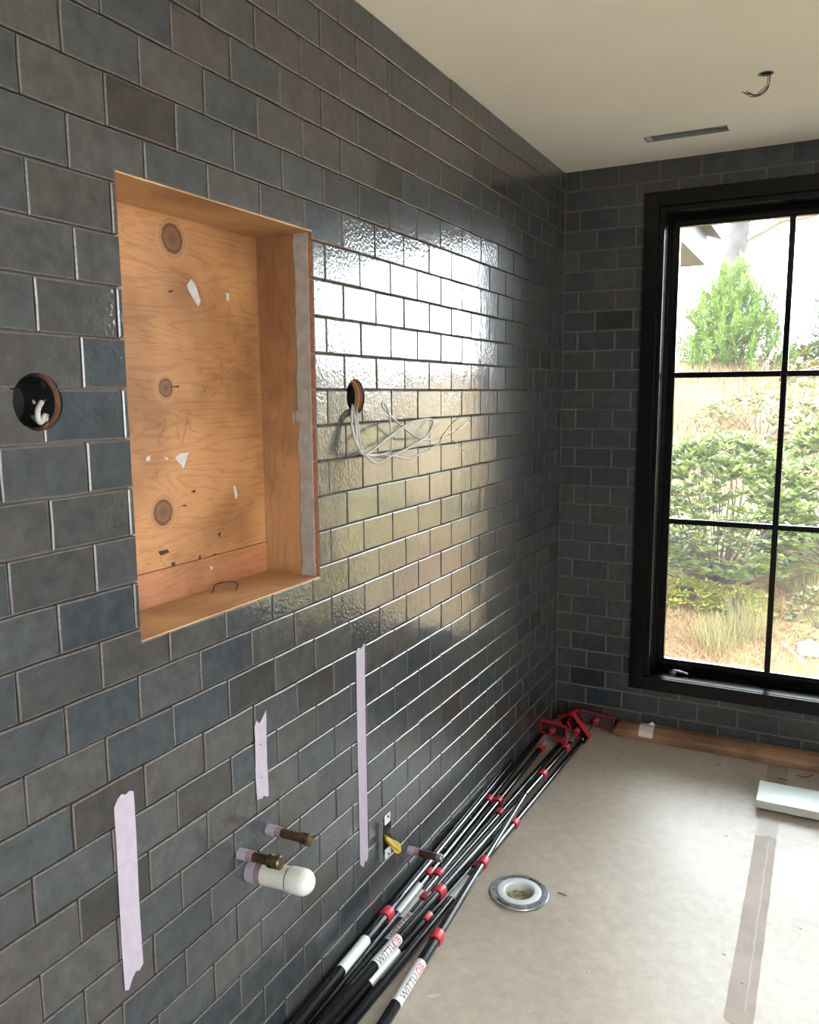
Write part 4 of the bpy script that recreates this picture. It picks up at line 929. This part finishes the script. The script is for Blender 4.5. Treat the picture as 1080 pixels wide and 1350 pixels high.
nr = np.random.default_rng(5)
def leaves_mesh(name, base, tip, width, mat, fold=0.25):
    """base, tip: (n,3); diamond leaves folded on the midrib"""
    n = len(base); d = tip - base; ln = np.linalg.norm(d, axis=1, keepdims=True); dn = d / np.maximum(ln, 1e-6)
    rv = nr.normal(size=(n, 3)); sd = np.cross(dn, rv); sd /= np.maximum(np.linalg.norm(sd, axis=1, keepdims=True), 1e-6)
    # prefer a horizontal leaf blade
    upz = np.tile([0, 0, 1.0], (n, 1)); s2 = np.cross(dn, upz); l2 = np.linalg.norm(s2, axis=1, keepdims=True)
    s2 = s2 / np.maximum(l2, 1e-6); sd = sd * 1.1 + s2 * np.sign((sd * s2).sum(1, keepdims=True) + 1e-9); sd /= np.linalg.norm(sd, axis=1, keepdims=True)
    nm = np.cross(sd, dn); mid = base + d * 0.55
    wv = width if np.ndim(width) else np.full(n, width)
    a = mid + sd * wv[:, None] * 0.5 + nm * wv[:, None] * fold * 0.5; b_ = mid - sd * wv[:, None] * 0.5 + nm * wv[:, None] * fold * 0.5
    V = np.stack([base, a, tip, b_], 1).reshape(-1, 3)
    F_ = np.stack([np.arange(n) * 4, np.arange(n) * 4 + 1, np.arange(n) * 4 + 2, np.arange(n) * 4, np.arange(n) * 4 + 2, np.arange(n) * 4 + 3], 1).reshape(-1, 3)
    me = bpy.data.meshes.new(name); me.vertices.add(len(V)); me.vertices.foreach_set('co', V.astype(np.float32).ravel())
    me.loops.add(F_.size); me.loops.foreach_set('vertex_index', F_.ravel().astype(np.int32)); me.polygons.add(len(F_))
    me.polygons.foreach_set('loop_start', np.arange(0, F_.size, 3, dtype=np.int32)); me.polygons.foreach_set('loop_total', np.full(len(F_), 3, dtype=np.int32))
    me.materials.append(M[mat]); me.update(); me.validate(); return me
def fol(me, parent, name='foliage'): o = obj(name, me, parent); o['kind'] = 'stuff'; return o
def branches(name, paths, parent, mat='twig', sides=5):
    V, Fc = [], []
    for P, r in paths:
        v_, f_ = tube_vf(P, r, sides); n = len(V); V += v_; Fc += [tuple(i + n for i in q) for q in f_]
    return obj(name, mesh(name, V, Fc, mat, smooth=True), parent)

def rosette_shrub(name, label, cat, c, rx, ry, z0, z1, tips, per, ll, lw, mat, group=None, trunk=True, bare=0.0):
    """dome of leaf rosettes carried on branching stems from the ground at c"""
    t = thing(name, c, label, cat, group); c = np.array(c); B, T_ = [], []; paths = []
    for k in range(tips):
        th = nr.uniform(0, 2 * math.pi); u = nr.uniform(-0.35, 1) ; rr = math.sqrt(max(0, 1 - u * u)) * nr.uniform(0.75, 1.02) if u > 0 else nr.uniform(0.6, 1.0)
        p = np.array([c[0] + rx * rr * math.cos(th), c[1] + ry * rr * math.sin(th), z0 + (z1 - z0) * max(u, -0.34) * nr.uniform(0.88, 1.03)])
        p[:2] += 0.10 * rx * np.array([noise.noise(Vector((th * 2, u * 3, 0))), noise.noise(Vector((th * 2, u * 3, 7)))])
        out = p - np.array([c[0], c[1], z0]); out /= np.linalg.norm(out) + 1e-6; up = out * 0.6 + np.array([0, 0, 0.6])
        for q in range(per):
            a = 2 * math.pi * q / per + nr.uniform(-0.3, 0.3); side = np.array([math.cos(a), math.sin(a), 0.0]); d = side + up * nr.uniform(0.1, 0.9); d /= np.linalg.norm(d)
            b0 = p + nr.normal(size=3) * ll * 0.08; B.append(b0); T_.append(b0 + d * ll * nr.uniform(0.7, 1.15))
        if k % 9 == 0:
            mid = np.array([c[0], c[1], c[2]]) * 0.5 + p * 0.5; mid[2] = c[2] + (p[2] - c[2]) * 0.42
            paths.append((smooth_path([Vector(c), Vector(mid + nr.normal(size=3) * 0.04 * rx), Vector(p)], 4), [0.012 * (1 - 0.8 * i / 8) * max(rx, 0.5) for i in range(9)]))
    fol(leaves_mesh('foliage', np.array(B), np.array(T_), lw * nr.uniform(0.8, 1.2, len(B)), mat), t)
    if paths: branches('branches', paths, t)
    if trunk:
        tube('trunk', smooth_path([Vector(c) + Vector((0, 0, -0.05)), Vector(c) + Vector((0.03, 0, 0.12 * (z1 - c[2]))), Vector(c) + Vector((0.10, 0.02, 0.3 * (z1 - c[2])))], 4), [0.055 * max(rx, 0.5) * (1 - i * 0.05) for i in range(9)], 'twig', t, 8)
    return t

# big rhododendron
rb_ = hit(946, 775)
rosette_shrub('rhododendron_bush', 'large glossy rhododendron bush with bare grey stems beyond the window', 'bush', (rb_.x, rb_.y, rb_.z), 0.66, 0.62, rb_.z + 0.45, rb_.z + 1.20, 850, 8, 0.085, 0.034, 'rhodo')
rb2 = hit(1075, 770)
rosette_shrub('rhododendron_bush', 'second rhododendron bush growing against the large one', 'bush', (rb2.x + 0.25, rb2.y + 0.30, rb2.z + 0.05), 0.75, 0.62, rb2.z + 0.45, rb2.z + 1.33, 850, 8, 0.085, 0.034, 'rhodo')
# small-leaved shrub above it
p = hit(1005, 590)
rosette_shrub('small_leaf_shrub', 'small-leaved grey-green shrub on the slope above the rhododendron', 'bush', (p.x, p.y, p.z), 0.85, 0.7, p.z + 0.1, p.z + 0.62, 420, 7, 0.085, 0.03, 'shrub')
p = hit(1078, 575)
rosette_shrub('small_leaf_shrub', 'russet small-leaved shrub behind the second rhododendron', 'bush', (p.x + 0.5, p.y, p.z), 1.0, 0.7, p.z + 0.1, p.z + 0.9, 420, 7, 0.085, 0.03, 'shrub')
p = hit(1070, 500)
rosette_shrub('yellow_shrub', 'yellow-leaved shrub on the crest of the slope', 'bush', (p.x + 0.3, p.y, p.z), 0.95, 0.6, p.z, p.z + 0.50, 260, 7, 0.14, 0.05, 'yshrub', None, False)
p = hit(1068, 835)
rosette_shrub('low_shrub', 'low olive shrub beside the pale rock', 'bush', (p.x + 0.05, p.y + 0.1, p.z), 0.26, 0.26, p.z, p.z + 0.30, 150, 6, 0.055, 0.02, 'shrub', None, False)
# ground cover patches
for (px_, py_, rx_, n_, lab) in ((912, 790, 0.34, 300, 'lime green ground cover below the window glass corner'), (905, 735, 0.25, 170, 'darker leafy ground cover beside the rhododendron stems'), (968, 800, 0.30, 220, 'lime ground cover among dry grass by the pale sticks')):
    p = hit(px_, py_); rosette_shrub('ground_cover', lab, 'plant', (p.x, p.y, p.z), rx_, rx_ * 0.9, p.z - 0.02, p.z + 0.14, n_ * 2, 5, 0.045, 0.024, 'cover', None, False)

def grass(name, label, spots, n, hgt, spread, mat, wid=0.006):
    B, T_ = [], []
    for (x, y, r) in spots:
        for k in range(n):
            a = nr.uniform(0, 6.283); q = r * math.sqrt(nr.uniform()); bx_, by_ = x + q * math.cos(a), y + q * math.sin(a); z = H(bx_, by_)
            B.append((bx_, by_, z)); hh = hgt * nr.uniform(0.5, 1.1); T_.append((bx_ + nr.normal() * spread, by_ + nr.normal() * spread, z + hh))
    o = obj(name, leaves_mesh(name, np.array(B), np.array(T_), wid, mat, 0.05)); o['kind'] = 'stuff'
    return tag(o, label, 'grass', None, 'stuff')
sp = []
for (a, b_) in ((900, 540), (915, 570), (940, 525), (895, 610), (925, 510), (905, 515), (960, 515), (890, 575), (910, 640)): q = hit(a, b_); sp.append((q.x, q.y, 0.75))
grass('dry_grass', 'tall tan dry grass on the slope beneath the pine', sp, 900, 0.42, 0.16, 'dry', 0.012)
sp = []
for (a, b_) in ((900, 845), (930, 830), (960, 850), (990, 860), (950, 800), (1030, 800), (1040, 760), (1050, 870), (900, 865), (985, 790)): q = hit(a, b_); sp.append((q.x, q.y, 0.28))
grass('dry_grass', 'short dry grass tufts near the window', sp, 520, 0.10, 0.07, 'dry_bright', 0.005)
sp = []
for (a, b_) in ((985, 845), (980, 820), (1065, 790), (945, 855)): q = hit(a, b_); sp.append((q.x, q.y, 0.14))
grass('olive_grass', 'olive feathery grass clump beside the pale sticks', sp, 500, 0.22, 0.07, 'olive', 0.005)

# pine
pb = hit(962, 505); sc = (pb - CAM).dot(CF) / F_PX
pt = thing('young_pine', pb, 'young bright green pine standing on the crest', 'tree')
hp = (505 - 362) * sc; B, T_ = [], []; paths = [(smooth_path([pb - Vector((0, 0, 0.4)), pb + Vector((0.02, 0, hp * 0.5)), pb + Vector((0, 0, hp * 0.95))], 4), [0.05 * (1 - 0.09 * i) for i in range(9)])]
for k in range(420):
    t_ = nr.uniform(-0.02, 1) ** 0.8 if k > 12 else 1.0
    t_ = 1 - abs(nr.uniform(0, 1)) ** 0.75 if k > 6 else 0.97
    th = nr.uniform(0, 6.283); reach = (0.06 + (1 - t_) ** 0.65 * 74 * sc) * nr.uniform(0.35, 1.05); zb = t_ * hp * 0.84
    s0 = np.array([pb.x, pb.y, pb.z + zb * 0.85]); e0 = np.array([pb.x + reach * math.cos(th), pb.y + reach * math.sin(th), pb.z + zb + 0.10 * hp * nr.uniform(0.3, 1.3)])
    if k % 2 == 0: paths.append(([Vector(s0), Vector(e0)], [0.012, 0.006]))
    d0 = (e0 - s0); d0 /= np.linalg.norm(d0); d0 = d0 * 0.5 + np.array([0, 0, 0.85]); d0 /= np.linalg.norm(d0); Ls = nr.uniform(0.18, 0.34)
    for q in range(64):
        f_ = nr.uniform(0, 1); b0 = e0 + d0 * Ls * f_; dd = d0 * nr.uniform(0.5, 1.0) + nr.normal(size=3) * 0.5; dd /= np.linalg.norm(dd)
        B.append(b0); T_.append(b0 + dd * nr.uniform(0.08, 0.15))
fol(leaves_mesh('needles', np.array(B), np.array(T_), 0.012, 'needle', 0.1), pt, 'needles')
branches('branches', paths, pt)
# far conifer on the right edge
cb_ = hit(1100, 500); tt = thing('far_conifer', cb_, 'grey-green conifer behind the yellow shrub', 'tree'); B, T_ = [], []
sc2 = (cb_ - CAM).dot(CF) / F_PX
for k in range(160):
    t_ = nr.uniform(0, 1); th = nr.uniform(0, 6.283); rr = 36 * sc2 * (1 - t_) ** 0.7 * nr.uniform(0.3, 1.0) + 0.05; e0 = np.array([cb_.x + rr * math.cos(th), cb_.y + rr * math.sin(th), cb_.z + 0.2 + t_ * 130 * sc2])
    for q in range(40):
        dd = nr.normal(size=3) * 0.6 + np.array([math.cos(th), math.sin(th), 0.1]); dd /= np.linalg.norm(dd); b0 = e0 + nr.normal(size=3) * 0.08; B.append(b0); T_.append(b0 + dd * 0.14)
fol(leaves_mesh('needles', np.array(B), np.array(T_), 0.014, 'needle2', 0.1), tt, 'needles')
tube('trunk', [cb_ - Vector((0, 0, 0.3)), cb_ + Vector((0, 0, 1.2)), cb_ + Vector((0, 0, 2.0))], [0.08, 0.06, 0.03], 'bark', tt, 8)
# old trunk behind the pine
YT = pb.y + 2.2; tr = thing('bare_tree', (on_y(957, 505, YT).x, YT, on_y(957, 510, YT).z), 'pale bare tree trunk with one limb behind the pine', 'tree')
P = [on_y(955, 520, YT), on_y(957, 420, YT), on_y(963, 370, YT), on_y(970, 330, YT), on_y(976, 290, YT), on_y(984, 220, YT), on_y(990, 120, YT)]
st_ = (Vector(P[0]) - CAM).dot(CF) / F_PX
Q = smooth_path(P, 5); tube('trunk', Q, [max(6, (16.5 - 0.18 * i)) * st_ for i in range(len(Q))], 'bark', tr, 14)
P = smooth_path([on_y(972, 322, YT), on_y(988, 312, YT), on_y(1008, 302, YT), on_y(1028, 291, YT), on_y(1042, 288, YT - 0.1), on_y(1075, 282, YT - 0.2), on_y(1110, 262, YT - 0.2)], 4)
tube('limb', P, [max(2.0, 6.5 - 0.16 * i) * st_ for i in range(len(P))], 'twig', tr, 8)
# rocks and sticks
def rock(label, px_, py_, r, seed):
    p = hit(px_, py_); bm = bmesh.new(); bmesh.ops.create_icosphere(bm, subdivisions=3, radius=1)
    for v_ in bm.verts:
        k = 1 + 0.35 * noise.noise(v_.co * 1.6 + Vector((seed, 0, 0))); v_.co = Vector((v_.co.x * r * k, v_.co.y * r * k, v_.co.z * r * 0.75 * k)) + p + Vector((0, 0, r * 0.3))
    me = bpy.data.meshes.new('boulder'); bm.to_mesh(me); bm.free(); me.materials.append(M['rock']); return tag(obj('boulder', me), label, 'rock')
rock('pale boulder on the litter below the second rhododendron', 1066, 862, 0.085, 1.0)
rock('small pale boulder half hidden at the crest beside the pine', 890, 512, 0.30, 4.0)
def stick(label, pts, r):
    return tag(tube('fallen_stick', smooth_path([hit(x, y) + Vector((0, 0, r + 0.05)) for x, y in pts], 3), r, 'stick', None, 6), label, 'stick')
stick('pale fallen stick slanting down from the rhododendron stems', [(940, 742), (952, 755), (968, 775)], 0.010)
stick('short pale stick lying across the dry grass', [(983, 791), (995, 795), (1011, 797)], 0.012)
stick('thin pale stick on the litter near the pale boulder', [(1031, 857), (1045, 870), (1060, 884)], 0.007)

# eave of the house wing
YH = 3.4; pA = on_y(933, 312, YH); pB = on_y(931, 350, YH)
hs = thing('house_eave', (pB.x - 0.9, YH - 1.2, H(pB.x - 0.9, YH - 1.2)), 'pale boxed roof eave of the house wing seen through the top panes', 'building')
zt, zb = pA.z, pB.z; xf = pB.x
boxes('fascia', [((xf - 0.03, 0.9, zb), (xf, YH, zt + 0.02))], ['fascia'], hs)
boxes('end_fascia', [((xf - 0.9, YH - 0.03, zb), (xf - 0.031, YH, zt + 0.02))], ['fascia'], hs)
boxes('soffit', [((xf - 0.9, 0.9, zb + 0.004), (xf - 0.031, YH - 0.031, zb + 0.02))], ['soffit'], hs)
V = [(xf - 1.6, 0.7, zt + 0.62), (xf + 0.10, 0.7, zt + 0.04), (xf + 0.10, YH + 0.10, zt + 0.04), (xf - 1.6, YH + 0.10, zt + 0.62)]
V += [(x, y, z - 0.06) for x, y, z in V]
obj('roof', mesh('roof', V, [(0, 1, 2, 3), (7, 6, 5, 4), (0, 4, 5, 1), (1, 5, 6, 2), (2, 6, 7, 3), (3, 7, 4, 0)], 'shingle'), hs)
boxes('wall', [((xf - 1.6, 0.9, -0.6), (xf - 0.901, YH - 0.2, zt))], ['fascia'], hs)
